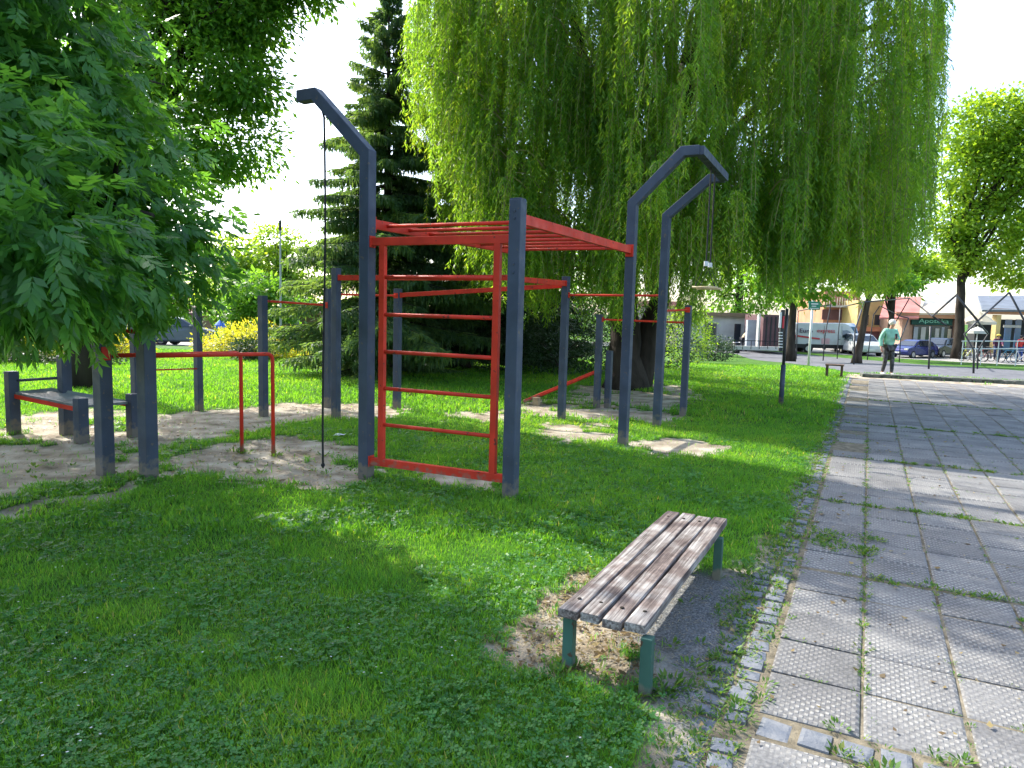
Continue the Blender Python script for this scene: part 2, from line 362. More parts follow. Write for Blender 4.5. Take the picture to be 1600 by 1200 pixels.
L(c3.outputs[2], b.inputs['Base Color']); b.inputs['Roughness'].default_value = .85; b.inputs['Specular IOR Level'].default_value = .25
bp = N(n, 'ShaderNodeBump'); bp.inputs['Distance'].default_value = .004; bp.inputs['Strength'].default_value = .9
L(mth('ADD', stw, mth('MULTIPLY', noi(70, 5), .5)), bp.inputs['Height']); L(bp.outputs[0], b.inputs['Normal'])
def slabs(name, cells, mat_, z0=.0, inset=.012, root=None):
    V = []; Fc = []; RN = []
    for (a, bb, la, lb, dz, rot) in cells:
        k = len(V); c = AB(a+la/2, bb+lb/2); zb = float(gz(c.x, c.y))
        t1, t2 = random.uniform(-.004, .004), random.uniform(-.004, .004)
        for (s, z) in ((0, -.05), (0, z0+dz-.006), (inset, z0+dz)):
            for (i, j) in ((0, 0), (1, 0), (1, 1), (0, 1)):
                aa = (i-.5)*(la-2*s); b2 = (j-.5)*(lb-2*s)
                aa, b2 = aa*math.cos(rot)-b2*math.sin(rot), aa*math.sin(rot)+b2*math.cos(rot)
                V.append((aa+a+la/2, -(b2+bb+lb/2), zb+z+((i-.5)*t1+(j-.5)*t2 if z > -.04 else 0)))
        for q in (0, 4):
            for i in range(4): Fc.append((k+q+i, k+q+4+i, k+q+4+(i+1) % 4, k+q+(i+1) % 4))
        Fc.append((k+11, k+10, k+9, k+8)); RN += [random.random()]*9
    me = bpy.data.meshes.new(name); me.from_pydata(V, [], Fc); me.update()
    bm = bmesh.new(); bm.from_mesh(me); bmesh.ops.recalc_face_normals(bm, faces=bm.faces[:]); bm.to_mesh(me); bm.free()
    a = me.attributes.new('rnd', 'FLOAT', 'FACE'); a.data.foreach_set('value', RN)
    o = bpy.data.objects.new(name, me); COL.objects.link(o); me.materials.append(mat_)
    o.location = (J1.x, J1.y, 0); o.rotation_euler = (0, 0, math.atan2(PU.y, PU.x)); ORG[o.name] = Vector((0, 0, 0))
    return o
cells = []; setts = []; S = .4
a0 = -.62
rows = [a0-.4*k-.0 for k in range(1, 6)]                    # nearer than the sett course
for a in rows:
    for k in range(-1, 14): cells.append((a+.006, k*S+.006, S-.012, S-.012, random.uniform(-.004, .006), random.uniform(-.006, .006)))
a = a0+.20; na = 0
JROW = []
while a < A_END:
    for k in range(-1, 46 if a > 8 else 30):
        if k == -1 and a > 6 and random.random() < .4: continue
        c = AB(a+.2, k*S+.2)
        if c.x > c.y*.85+3: continue
        cells.append((a+.006, k*S+.008, S-.012, S-.016, random.uniform(-.004, .006), random.uniform(-.008, .008)))
    a += S; na += 1
    if na in (5, 10, 16, 24, 34): JROW.append(a+.02); a += .045
slab = slabs('pavement', cells, MS); tag(slab, kind='structure')
a = -2.6
while a < A_END:                                             # two files of setts along the lawn
    la = random.uniform(.085, .125); bb = -.41
    for f in range(2):
        wd = random.uniform(.09, .115); 
        if not (random.random() < .05): setts.append((a, bb-wd-.014, la-.016, wd-.01, random.uniform(-.006, .008), random.uniform(-.12, .12)))
        bb -= wd+.012
    a += la+.006
bb = -.38
while bb < 6:                                                # a course of setts across
    wd = random.uniform(.10, .14)
    if random.random() > .06: setts.append((a0+.02+random.uniform(-.01, .01), bb, random.uniform(.13, .16), wd-.01, random.uniform(-.012, .004), random.uniform(-.15, .15)))
    bb += wd+.02
m = mat('sett_stone', (.20, .205, .21), .8, 0, .25, 14, .5, 70, .3, c2=(.11, .125, .15))
st_ = slabs('cobblestones', setts, m, z0=.004, inset=.018); tag(st_, kind='structure')
m = mat('joint_sand', (.17, .145, .10), .95, 0, .25, 12, .6, 80, .2)
# bed under the slabs
V = []; Fc = []
for i in range(60):
    a = -4+(A_END+4)*i/59
    for bb in (-.66+.14*min(1, max(0, a/9)), 22):
        c = AB(a, bb); V.append((c.x, c.y, float(gz(c.x, c.y))-.008))
for i in range(59): Fc.append((2*i, 2*i+1, 2*i+3, 2*i+2))
me = bpy.data.meshes.new('paving_bed'); me.from_pydata(V, [], Fc); o = linkmesh('paving_bed', me, m); tag(o, kind='structure')
bmf = bmesh.new(); bmf.from_mesh(me)
bmesh.ops.recalc_face_normals(bmf, faces=bmf.faces[:]); bmf.to_mesh(me); bmf.free()
def strip(name, top, bot, mat_, dz=.012, n_=40, md=6):
    """a sheet on the ground between two outlines read off the ground"""
    def res(pl):
        p = [W(*q) for q in pl]; d = [0]
        for i in range(1, len(p)): d.append(d[-1]+(p[i]-p[i-1]).length)
        o = []
        for k in range(n_+1):
            t = d[-1]*k/n_; i = max(j for j in range(len(d)) if d[j] <= t+1e-9); i = min(i, len(p)-2)
            o.append(p[i].lerp(p[i+1], (t-d[i])/(d[i+1]-d[i])))
        return o
    A, B = res(top), res(bot); V = []; Fc = []
    for k in range(n_+1):
        for j in range(md+1):
            c = A[k].lerp(B[k], j/md); V.append((c.x, c.y, float(gz(c.x, c.y))+dz))
    for k in range(n_):
        for j in range(md): i = k*(md+1)+j; Fc.append((i, i+1, i+md+2, i+md+1))
    me = bpy.data.meshes.new(name); me.from_pydata(V, [], Fc); me.update()
    bm = bmesh.new(); bm.from_mesh(me); bmesh.ops.recalc_face_normals(bm, faces=bm.faces[:])
    if sum(f.normal.z for f in bm.faces) < 0: bmesh.ops.reverse_faces(bm, faces=bm.faces[:])
    bm.to_mesh(me); bm.free()
    o = linkmesh(name, me, mat_); return tag(o, kind='structure')
m = mat('path_asphalt', (.12, .122, .13), .9, 0, .15, 3, .3, 60, .2)
strip('path', [(1080, 543), (1160, 545), (1230, 552), (1400, 566), (1600, 580), (1760, 592)], [(1070, 548), (1150, 553), (1250, 570), (1330, 583), (1600, 597), (1760, 606)], m, .014)
m = mat('road_asphalt', (.30, .29, .27), .9, 0, .12, 2, .3, 50, .2)
strip('road', [(900, 533), (1200, 541), (1400, 546), (1700, 551)], [(900, 540), (1160, 544), (1230, 549), (1400, 560), (1500, 566), (1700, 575)], m, .018)
strip('road_far_left', [(-300, 524), (0, 527), (300, 531), (500, 533)], [(-300, 532), (0, 536), (300, 541), (500, 541)], m, .018)
# kerb stones with algae at the end of the paving
m = mat('kerb_mossy', (.18, .18, .155), .9, 0, .3, 6, .6, 30, .2, c2=(.03, .045, .03))
mb = MB(); 
k0, k1 = W(1345, 588), W(1700, 605); nk = 22
for i in range(nk):
    p, q = k0.lerp(k1, i/nk), k0.lerp(k1, (i+.97)/nk); mb.beam(p-Vector((0, 0, .03)), q-Vector((0, 0, .03+random.uniform(-.01, .01))), .5, .26, .02)
tag(mb.build('kerb', m), kind='structure')
# ------------------------------------------------------------------ grass, clover, weeds
MG = leafmat('grass_blades', [(.1, (.030, .12, .013)), (.35, (.052, .185, .018)), (.6, (.09, .24, .022)), (.85, (.18, .28, .03)), (.97, (.34, .29, .12))], .45, (.4, .5, .03), .5, .3, 1.1)
MC = leafmat('clover_leaves', [(.15, (.028, .105, .024)), (.5, (.048, .165, .034)), (.85, (.08, .22, .042))], .3, (.15, .4, .04), .5, .35, 1.5)
def scatter(n, y0, y1, pw=1.0, xl=-.86, xr=.80, keep=None):
    y = (y0**pw+(y1**pw-y0**pw)*RG.random(n))**(1/pw); x = (xl+(xr-xl)*RG.random(n))*(y+.4)
    k = ~paved(x, y, -.05)
    x, y = x[k], y[k]; d = dirt_sunband_mask(x, y); g = sdist(x, y, GRAV)
    k = (RG.random(len(x)) > np.clip(d*1.35-.12, 0, .985)) & (g < -.02+.16*(RG.random(len(x))**2-.2))
    pz = sdist(x, y, PATHP) if y1 > 18 else np.full(len(x), -1.)
    k &= pz < 0
    return x[k], y[k]
def gbase(x, y): return np.stack([x, y, gz(x, y)+(fbm(x, y, .35, 12)-.5)*.02*(np.abs(x) < 15)*(y < 20)+.004], 1)
Vs = []; Rn = []
for (n_, y0, y1, h, wd, pw) in ((230000, 1.55, 5.0, .042, .0040, 1.0), (260000, 5.0, 11, .052, .0075, 1.0), (230000, 11, 26, .07, .015, 1.0)):
    x, y = scatter(n_, y0, y1, pw); k = len(x); b0 = gbase(x, y)
    ht = h*(.45+.9*RG.random(k))*(.35+1.4*fbm(x, y, .35, 21))
    t = RG.random(k)*2*math.pi; lean = .25+.65*RG.random(k)
    d = np.stack([np.cos(t)*lean, np.sin(t)*lean, np.ones(k)], 1); d = unit(d)
    nn = np.stack([np.cos(t), np.sin(t), np.full(k, -.3)], 1)
    V = leafquads(b0, d, unit(nn), ht, wd*(.6+.8*RG.random(k)), .12, .4)
    Vs.append(V); Rn.append(np.clip(.02+.75*fbm(x, y, 1.3, 31)+.25*(vn(x, y, .25, 33)-.5)+.42*(RG.random(k)-.35)+(RG.random(k) > .96)*.5, 0, 1.2))
    print('blades', k)
go = quads('grass', np.concatenate(Vs), np.concatenate(Rn), MG); tag(go, kind='stuff')
Vs = []; Rn = []
for (n_, y0, y1, sz) in ((34000, 1.55, 5, .011), (26000, 5, 9.5, .017)):
    x, y = scatter(n_, y0, y1); cl = fbm(x, y, .6, 41); k = cl > .44; x, y = x[k], y[k]; k = len(x)
    b0 = gbase(x, y); b0[:, 2] += .018+.026*RG.random(k); t0 = RG.random(k)*6.28
    s_ = sz*(.7+.7*RG.random(k)); rr = RG.random(k)
    tilt = RG.normal(size=(k, 2))*.28
    for j in range(3):
        t = t0+j*2.094; d = unit(np.stack([np.cos(t), np.sin(t), tilt[:, 0]*np.cos(t)+tilt[:, 1]*np.sin(t)+.12], 1))
        nn = unit(np.stack([-tilt[:, 0], -tilt[:, 1], np.ones(k)], 1))
        Vs.append(leafquads(b0, d, nn, s_*1.35, s_*1.25, 0, .62)); Rn.append(rr)
co_ = quads('clover', np.concatenate(Vs), np.concatenate(Rn), MC); tag(co_, kind='stuff')
# clover heads and daisies
x, y = scatter(1500, 1.8, 10); k = fbm(x, y, .8, 51) > .5; x, y = x[k], y[k]; k = len(x); b0 = gbase(x, y); b0[:, 2] += .045
Vs = []
for j in range(3):
    t = RG.random(k)*6.28; d = np.stack([np.cos(t), np.sin(t), np.zeros(k)], 1)
    Vs.append(leafquads(b0-d*.006, d, np.tile([0, .3, 1.], (k, 1)), np.full(k, .012), np.full(k, .011), 0, .5))
mfl = mat('clover_head', (.72, .70, .62), .8); fl = quads('clover_flowers', np.concatenate(Vs), np.zeros(3*k), mfl); tag(fl, kind='stuff')
# broad weeds: rosettes in the lawn and tufts in the joints
pts = []
def tuft(x, y, r, n_, h): pts.append((x, y, r, n_, h))
for _ in range(330):
    yy = random.uniform(2, 8)**1; xx = random.uniform(-.8, .35)*yy
    if not paved(np.array([xx]), np.array([yy]), -.1)[0]: tuft(xx, yy, random.uniform(.03, .08), random.randint(8, 18), random.uniform(.03, .07))
for (px, py) in ((870, 1060), (900, 1050), (1000, 1085), (1030, 1080), (1040, 1095), (1155, 890), (1170, 895), (120, 975), (100, 985), (545, 975), (1045, 1070), (880, 1045), (378, 708), (385, 708), (430, 712), (365, 706), (720, 1110), (700, 1100), (940, 1150), (975, 1120), (960, 640), (620, 745), (580, 748), (230, 745), (235, 742)):
    c = W(px, py); tuft(c.x, c.y, random.uniform(.05, .12), 26, .07)
aj = []
for jr in JROW+[a0+.02, a0+.18]:
    for _ in range(110 if jr > 0 else 50): tuft(*AB(jr+random.uniform(-.05, .05), random.triangular(-.4, 6 if jr > 0 else 2.2, .5))[:2], random.uniform(.02, .08), random.randint(10, 26), random.uniform(.015, .05))
for kk in range(1, 10):
    for _ in range(60): tuft(*AB(random.uniform(-1, 10), kk*S-0*.4+random.uniform(-.015, .015))[:2], random.uniform(.012, .04), random.randint(5, 14), random.uniform(.01, .035))
for _ in range(150): tuft(*AB(random.uniform(-1, 9), 0+random.uniform(-.02, .02))[:2], random.uniform(.012, .05), random.randint(5, 16), random.uniform(.01, .04))
for kk in range(30):
    for _ in range(16): tuft(*AB(a0+.2+.4*kk+random.uniform(-.015, .015), random.uniform(-.4, 4))[:2], random.uniform(.012, .035), random.randint(4, 10), random.uniform(.01, .03))
for _ in range(2200): tuft(*AB(random.uniform(-1.8, 12)**1, random.triangular(-.78, -.36, -.62))[:2], random.uniform(.015, .07), random.randint(6, 16), random.uniform(.015, .045))
for _ in range(40): c = AB(4.3+random.uniform(-.2, .3)-2, random.uniform(-.4, .1)); tuft(c.x, c.y, .07, 22, .04)
ps = []; 
for (x, y, r, n_, h) in pts:
    for _ in range(n_):
        t = random.random()*6.28; q = r*random.random()**.5
        ps.append((x+math.cos(t)*q*.8, y+math.sin(t)*q*.8, t, r, h*random.uniform(.5, 1.2)))
ps = np.array(ps); k = len(ps); t = ps[:, 2]
b0 = np.stack([ps[:, 0], ps[:, 1], gz(ps[:, 0], ps[:, 1])], 1); up = .25+RG.random(k)*1.2
d = unit(np.stack([np.cos(t), np.sin(t), up], 1)); nn = unit(np.stack([-np.cos(t)*up, -np.sin(t)*up, np.ones(k)], 1))
Ln = ps[:, 4]*.85; V = leafquads(b0, d, nn, Ln, Ln*(.18+.3*RG.random(k)), -.08, .5)
MW = leafmat('weed_leaves', [(.1, (.03, .09, .012)), (.45, (.06, .15, .02)), (.75, (.11, .19, .03)), (.95, (.26, .22, .09))], .35, (.2, .4, .03), .5, .3, 3)
wd_ = quads('weeds', V, RG.random(k), MW); tag(wd_, kind='stuff')
# dry straw, twigs and bits on the bare ground
x = []; y = []
for pg, n_ in ((DIRT_SUNBAND[9][0], 2200), (DIRT_SUNBAND[10][0], 900), (DIRT_SUNBAND[0][0], 900), (DIRT_SUNBAND[1][0], 1300), (DIRT_SUNBAND[2][0], 1500)):
    lo, hi = pg.min(0), pg.max(0); qx = lo[0]+(hi[0]-lo[0])*RG.random(n_*3); qy = lo[1]+(hi[1]-lo[1])*RG.random(n_*3)
    s = sdist(qx, qy, pg) > -.03; x += list(qx[s][:n_]); y += list(qy[s][:n_])
x = np.array(x); y = np.array(y); k = len(x); t = RG.random(k)*6.28
b0 = gbase(x, y); b0[:, 2] += .003; d = unit(np.stack([np.cos(t), np.sin(t), .1*RG.random(k)], 1))
V = leafquads(b0, d, np.tile([0, 0, 1.], (k, 1)), .02+.06*RG.random(k)**2, .0015+.003*RG.random(k), 0, .5)
k2 = 2600; x = []; y = []
for pg, n_ in ((DIRT_SUNBAND[9][0], 700), (DIRT_SUNBAND[0][0], 600), (DIRT_SUNBAND[1][0], 700), (DIRT_SUNBAND[2][0], 600)):
    lo, hi = pg.min(0), pg.max(0); qx = lo[0]+(hi[0]-lo[0])*RG.random(n_*3); qy = lo[1]+(hi[1]-lo[1])*RG.random(n_*3)
    q_ = sdist(qx, qy, pg) > 0; x += list(qx[q_][:n_]); y += list(qy[q_][:n_])
a_ = -2+12*RG.random(700); b_ = -.7+4.5*RG.random(700)**1.6; x += list(J1.x+PU.x*a_+PV.x*b_); y += list(J1.y+PU.y*a_+PV.y*b_)
x = np.array(x); y = np.array(y); kk_ = len(x); t = RG.random(kk_)*6.28; b2 = np.stack([x, y, gz(x, y)+.012], 1)
sz_ = .012+.022*RG.random(kk_)**2
tag(quads('leaf_litter', leafquads(b2, unit(np.stack([np.cos(t), np.sin(t), .3*RG.random(kk_)], 1)), unit(np.stack([.3*RG.normal(size=kk_), .3*RG.normal(size=kk_), np.ones(kk_)], 1)), sz_*1.6, sz_, .15, .5), RG.random(kk_),
  leafmat('dead_leaves', [(.1, (.05, .035, .02)), (.5, (.16, .11, .05)), (.9, (.30, .24, .10))], .15, (.3, .2, .05))), kind='stuff')
MSt = leafmat('straw', [(.1, (.10, .07, .04)), (.5, (.32, .24, .13)), (.9, (.5, .42, .26))], .1, (.3, .25, .1))
tag(quads('straw', V, RG.random(k), MSt), kind='stuff')
# ------------------------------------------------------------------ foreground bench
def woodmat(name, seed):
    m, n, b = nodes(name); L = n.links.new
    tc = N(n, 'ShaderNodeTexCoord').outputs['Object']; mp = N(n, 'ShaderNodeMapping'); mp.inputs['Location'].default_value = (seed*3.1, seed*1.7, seed)
    mp.inputs['Rotation'].default_value = (0, 0, -BANG); L(tc, mp.inputs[0])
    m2 = N(n, 'ShaderNodeMapping'); m2.inputs['Scale'].default_value = (1.0, 34, 34); L(mp.outputs[0], m2.inputs[0])
    g1 = N(n, 'ShaderNodeTexNoise'); g1.inputs['Scale'].default_value = 2.2; g1.inputs['Detail'].default_value = 8; g1.inputs['Distortion'].default_value = .7; L(m2.outputs[0], g1.inputs['Vector'])
    p1 = N(n, 'ShaderNodeTexNoise'); p1.inputs['Scale'].default_value = 5; p1.inputs['Detail'].default_value = 7; L(mp.outputs[0], p1.inputs['Vector'])
    gc = ramp(n, [(.28, (.06, .05, .045)), (.43, (.18, .165, .155)), (.58, (.33, .315, .295)), (.8, (.52, .50, .47))]); L(g1.outputs[0], gc.inputs[0])
    pc = ramp(n, [(.36, (.16, .08, .07)), (.46, (.42, .30, .26)), (.56, (.85, .8, .76)), (.7, (1.3, 1.28, 1.25))]); L(p1.outputs[0], pc.inputs[0])
    x = N(n, 'ShaderNodeMix', data_type='RGBA', blend_type='MULTIPLY'); x.inputs[0].default_value = .8; L(gc.outputs[0], x.inputs[6]); L(pc.outputs[0], x.inputs[7])
    L(x.outputs[2], b.inputs['Base Color']); b.inputs['Roughness'].default_value = .8; b.inputs['Specular IOR Level'].default_value = .25
    bp = N(n, 'ShaderNodeBump'); bp.inputs['Strength'].default_value = .9; bp.inputs['Distance'].default_value = .006; L(g1.outputs[0], bp.inputs['Height']); L(bp.outputs[0], b.inputs['Normal'])
    return m
BZ = .315
def atz(px, py, z): d = ray(px, py); t = (z-H)/d.z; return Vector((d.x*t, d.y*t, z))
NL, NR, FL, FR = atz(870, 950, BZ), atz(1010, 979, BZ), atz(1043, 796, BZ), atz(1137, 812, BZ)
bd = ((FL-NL)+(FR-NR)).normalized(); bs = Vector((bd.y, -bd.x, 0)); BANG = math.atan2(bd.y, bd.x)
bw = ((NR-NL).length+(FR-FL).length)/2*.98; bl = ((FL-NL).length+(FR-NR).length)/2
bc = (NL+NR+FL+FR)/4; bc.z = 0
bench = thing('park_bench', 'backless bench of four weathered wooden slats on green iron legs beside the cobbled edge', 'bench', tuple(bc))
g = .012; sw = (bw-3*g)/4
def warped(c, L_, W_, T_, seed):
    mb = MB(); rnd = random.Random(seed); n_ = 26; V = []; e = .006
    sec = [(-.5, -.5), (.5, -.5), (.5, .5-.12), (.5-.05, .5), (-.5+.05, .5), (-.5, .5-.12)]
    for i in range(n_+1):
        t = i/n_-.5; wv = .003*math.sin(t*9+seed)+rnd.uniform(-.0015, .0015); zz = .003*math.sin(t*6+seed*2)+rnd.uniform(-.0008, .0008)
        s_ = 1-(.03 if i in (0, n_) else 0)
        for (p, q) in sec: V.append(c+bd*(t*L_)+bs*(p*(W_+wv)*s_)+Vector((0, 0, q*T_*s_+zz)))
    Fc = [(i*6+j, i*6+(j+1) % 6, (i+1)*6+(j+1) % 6, (i+1)*6+j) for i in range(n_) for j in range(6)]+[(5, 4, 3, 2, 1, 0), tuple(n_*6+j for j in range(6))]
    return mb.add(V, Fc)
for i in range(4):
    off = -bw/2+sw/2+i*(sw+g); c = bc+bs*off+bd*random.uniform(-.012, .012); c.z = BZ-.021
    sl = warped(c, bl*random.uniform(.99, 1.0), sw, .042, i*1.9).build('slat', woodmat('weathered_wood_%s' % 'abcd'[i], i*2.3+1), bench)
    for e in (-1, 1):
        q = c+bd*(e*bl*.42)+Vector((0, 0, .0225)); MB().ball(q, (.011, .011, .005), 8, 5).build('bolt', M_['barkd'], sl, True)
for e in (-1, 1):
    mb = MB(); p = bc+bd*(e*bl*.40); mb.beam(p-bs*(bw*.45)+Vector((0, 0, BZ-.062)), p+bs*(bw*.45)+Vector((0, 0, BZ-.062)), .04, .036)
    mb.build('crossbar', M_['green_iron'], bench)
lf = [W(888, 1042), W(1008, 1086), W(1120, 903)]; lf.append(lf[0]+lf[2]-lf[1])
for p in lf:
    mb = MB(); q = Vector((p.x, p.y, 0)); mb.beam(q-Vector((0, 0, .05)), q+Vector((0, 0, BZ-.045)), .052, .052, .005, side=bs); mb.build('leg', M_['green_iron'], bench)
# ------------------------------------------------------------------ exercise frame
up = Vector((0, 0, 1)); bB = W(797, 780); bB.z = 0
U = Vector((.465, .885, 0)).normalized(); Vv = Vector((-U.y, U.x, 0)); PW = .115
def G(u, v, z=0): return bB+U*u+Vv*v+up*z
def onG(px, py): c = W(px, py); c.z = 0; return c
base = {'A': onG(572, 747), 'B': bB, 'C': onG(973, 696), 'D': onG(1026, 668), 'H': onG(877, 657), 'I': onG(932, 637), 'K': onG(1067, 650), 'Fp': onG(525, 655), 'Gp': onG(620, 639)}
base['E'] = base['A']+base['C']-base['B']
frame = thing('workout_rig', 'large steel workout frame of dark blue posts with red ladder, monkey bars and curved tops', 'climbing frame', tuple(bB))
def topz(k, py): return zrow(base[k], py)
def post(root, p, z, w_=PW, side=U, m=None, b=.008):
    mb = MB(); mb.beam(Vector((p.x, p.y, -.1)), Vector((p.x, p.y, z)), w_, w_, b, side=side); o = mb.build('post', m or M_['steel'], root); return o
def cap(o, p, z, w_=PW):
    mb = MB(); mb.box((p.x, p.y, z+.004), (w_-.01, w_-.01, .012), U, Vv, .003); return mb.build('cap', M_['steel'], o)
tops = {'B': 312, 'H': 433, 'I': 492, 'K': 478, 'Fp': 420, 'Gp': 452}
for k, py in tops.items():
    z = topz(k, py); o = post(frame, base[k], z, PW if k in 'ABCDE' else .105); cap(o, base[k], z)
    if k == 'B':
        for dz in (.10, .16, .55, .62): MB().disc(base[k]-U*(PW/2+.004)+up*(z-dz), .012, .014, U, 8).build('bolt', M_['steel'], o)
zE = 2.62; o = post(frame, base['E'], zE); cap(o, base['E'], zE)
def curved(k, zb, dirn, dout, drise, flat):
    p = base[k]; pts = [Vector((p.x, p.y, -.1)), p+up*zb, p+up*(zb+drise)+dirn*dout, p+up*(zb+drise)+dirn*(dout+flat)]
    h = PW/2; V = []; side = dirn.cross(up)
    for i, q in enumerate(pts):
        d1 = (pts[i]-pts[i-1]).normalized() if i else (pts[1]-pts[0]).normalized()
        d2 = (pts[i+1]-pts[i]).normalized() if i < 3 else d1
        t = (d1+d2).normalized(); nrm = side.cross(t).normalized(); kf = h/max(.5, math.sqrt((1+d1.dot(d2))/2))
        V += [q+side*h+nrm*kf, q-side*h+nrm*kf, q-side*h-nrm*kf, q+side*h-nrm*kf]
    Fc = [(i*4+j, i*4+(j+1) % 4, i*4+4+(j+1) % 4, i*4+4+j) for i in range(3) for j in range(4)]+[(3, 2, 1, 0), (12, 13, 14, 15)]
    mb = MB(); mb.add(V, Fc); o = mb.build('curved_post', M_['steel'], frame); b = o.modifiers.new('bevel', 'BEVEL'); b.width = .007; b.segments = 2; b.limit_method = 'ANGLE'
    return o, pts[3], pts[2]
zb = topz('A', 240); oA, tA, kA = curved('A', zb, Vv, .64, .61, .22)
zb = topz('C', 318); oC, tC, kC = curved('C', zb, -Vv, .60, .58, .20)
zb = topz('D', 338); oD, tD, kD = curved('D', zb, -Vv, .60, .50, .20)
mb = MB(); mb.beam(tC-U*.02, Vector((tD.x, tD.y, tD.z)), PW*.9, PW*.9, .006); mb.build('top_beam', M_['steel'], frame)
# ladder wall between A and B
A, B = base['A'], base['B']; ab_ = (B-A); le = ab_.length; ad_ = ab_.normalized()
lad = bpy.data.objects.new('ladder', None)
zt = zrow(A, 378); zl = zrow(A, 719)
L0 = MB().beam(A+ad_*(PW/2)+up*zt, B-ad_*(PW/2)+up*zt, .05, .075, .004).build('ladder_panel', M_['red'], frame)
MB().beam(A+ad_*(PW/2)+up*zl, B-ad_*(PW/2)+up*zl, .05, .075, .004).build('bottom_rail', M_['red'], L0)
for t in (.115, .885): MB().beam(A+ab_*t+up*zl, A+ab_*t+up*zt, .048, .062, .004, side=U).build('side_rail', M_['red'], L0)
for e in (0, 1):
    for z in (zt, zl):
        mb = MB(); q = (A+ad_*(PW/2-.01) if not e else B-ad_*(PW/2-.01))-U*0; mb.box(q+up*z, (.012+.02, .09, .11), ad_, None, .003); mb.build('bracket', M_['red'], L0)
for i in range(5):
    z = zl+(zt-zl)*(i+1)/6+ .02
    MB().path([A+ab_*.12+up*z, A+ab_*.88+up*z], .0185, 12).build('rung', M_['red'], L0, True)
# monkey bars between A-B and E-C
zm = (zrow(B, 338)+zrow(base['C'], 393))/2; E, Cb = base['E'], base['C']
for p, q in ((A, E), (B, Cb)):
    d = (q-p).normalized(); r_ = MB(); r_.beam(p+d*(PW/2+.002)+up*zm, q-d*(PW/2+.002)+up*zm, .05, .09, .004); rl = r_.build('beam', M_['red'], frame)
    for q2 in (p+d*(PW/2+.008), q-d*(PW/2+.008)): MB().box(q2+up*(zm-.01), (.014, .10, .15), d, None, .003).build('bracket', M_['red'], rl)
for i in range(8):
    t = (i+.75)/8.5; p = A.lerp(E, t); q = B.lerp(Cb, t); mb = MB(); mb.path([p+up*(zm-.0), q+up*(zm-.0)], .018, 12); mb.build('rung', M_['red'], frame, True)
# far bars
def bar(p, zp, q, zq, r=.017, sq=0, inset=.05, name='bar'):
    a = Vector((p.x, p.y, zp)); b = Vector((q.x, q.y, zq)); d = (b-a).normalized(); mb = MB()
    if sq: mb.beam(a+d*inset, b-d*inset, .045, sq, .004)
    else:
        mb.path([a+d*inset, b-d*inset], r, 12)
    for c, s_ in ((a+d*(inset+.006), 1), (b-d*(inset+.006), -1)): mb.box(c, (.012, .085, .085), d, None, .003)
    return mb.build(name, M_['red'], frame)
Hh, D_, I_, K_, F_, Gp = base['H'], base['D'], base['I'], base['K'], base['Fp'], base['Gp']
zf = zrow(F_, 434); zh = zrow(Hh, 443)
bar(F_, zf, E, zrow(E, 434), sq=.075, name='beam'); bar(E, zrow(E, 436), Hh, zh, sq=.075, name='beam'); bar(Gp, zrow(Gp, 450)-.12, Hh, zh-.03, sq=.07, name='beam')
bar(F_, zrow(F_, 460), Gp, zrow(Gp, 462), .016)
bar(Hh, zrow(Hh, 461), D_, zrow(D_, 462)); bar(D_, zrow(D_, 486), K_, zrow(K_, 484)); bar(I_, zrow(I_, 499), K_, zrow(I_, 500))
# chin-up bar on the left with its own two posts
Lp, Mp = onG(412, 650), onG(513, 637)
t2 = thing('pull_up_bar', 'red chin-up bar between two dark posts in front of the spruce', 'pull-up bar', tuple(Lp))
for p, py in ((Lp, 463), (Mp, 452)):
    z = zrow(p, py); o = post(t2, p, z, .105); cap(o, p, z, .105)
mb = MB(); a, b_ = Lp+up*(zrow(Lp, 470)), Mp+up*(zrow(Mp, 477)); d = (b_-a).normalized(); mb.path([a+d*.05, b_-d*.05], .017, 12); mb.box(b_-d*.06, (.014, .09, .1), d, None, .003); mb.build('bar', M_['red'], t2)
# low bar under the tree
N1, N2 = onG(311, 641), onG(215, 672)
t2 = thing('low_bar', 'low thin bar between a tall brownish post and one hidden behind the parallel bars', 'exercise bar', tuple(N1))
post(t2, N1, zrow(N1, 480), .10); post(t2, N2, zrow(N2, 508), .10)
a, b_ = N1+up*zrow(N1, 576), N2+up*zrow(N2, 579)
MB().path([a, b_], .012, 10).build('bar', M_['red'], t2, True)
# parallel bars
P1, P2, G1, G2 = onG(165, 741), onG(233, 747), onG(378, 708), onG(427, 712)
t2 = thing('parallel_bars', 'red parallel bars from two thick dark posts to two thin red legs on bare sand', 'parallel bars', tuple(P2))
for p, py in ((P1, 500), (P2, 501)):
    z = zrow(p, py); o = post(t2, p, z, .125); cap(o, p, z, .125)
def bent(p, q, zp, zq):
    a = Vector((p.x, p.y, zp)); e = Vector((q.x, q.y, zq)); d = (e-a).normalized(); pts = [a+d*.06, e-d*.07]
    for k in range(1, 6): th = k/6*math.pi/2; pts.append(e-d*.07+d*.07*math.sin(th)-up*.07*(1-math.cos(th)))
    pts += [e-up*.09, Vector((q.x, q.y, -.05))]
    return MB().path(pts, .021, 12)
bent(P2, G2, zrow(P2, 556), zrow(G2, 553)).build('handrail', M_['red'], t2, True)
bent(P1, G1, zrow(P1, 556), zrow(G1, 551)).build('handrail', M_['red'], t2, True)
mb = MB(); z = zrow(P1, 516)
mb.path([P1+up*z, P2+up*z], .02, 12); mb.build('crossbar', M_['red'], t2, True)
mb = MB(); mb.box(P1+up*zrow(P1, 552)-U*0+Vv*-.066, (.09, .012, .13), U, None, .003); mb.build('bracket', M_['red'], t2)
Q1 = onG(70, 740); Q1 = Q1+ (P1-Q1)*.0
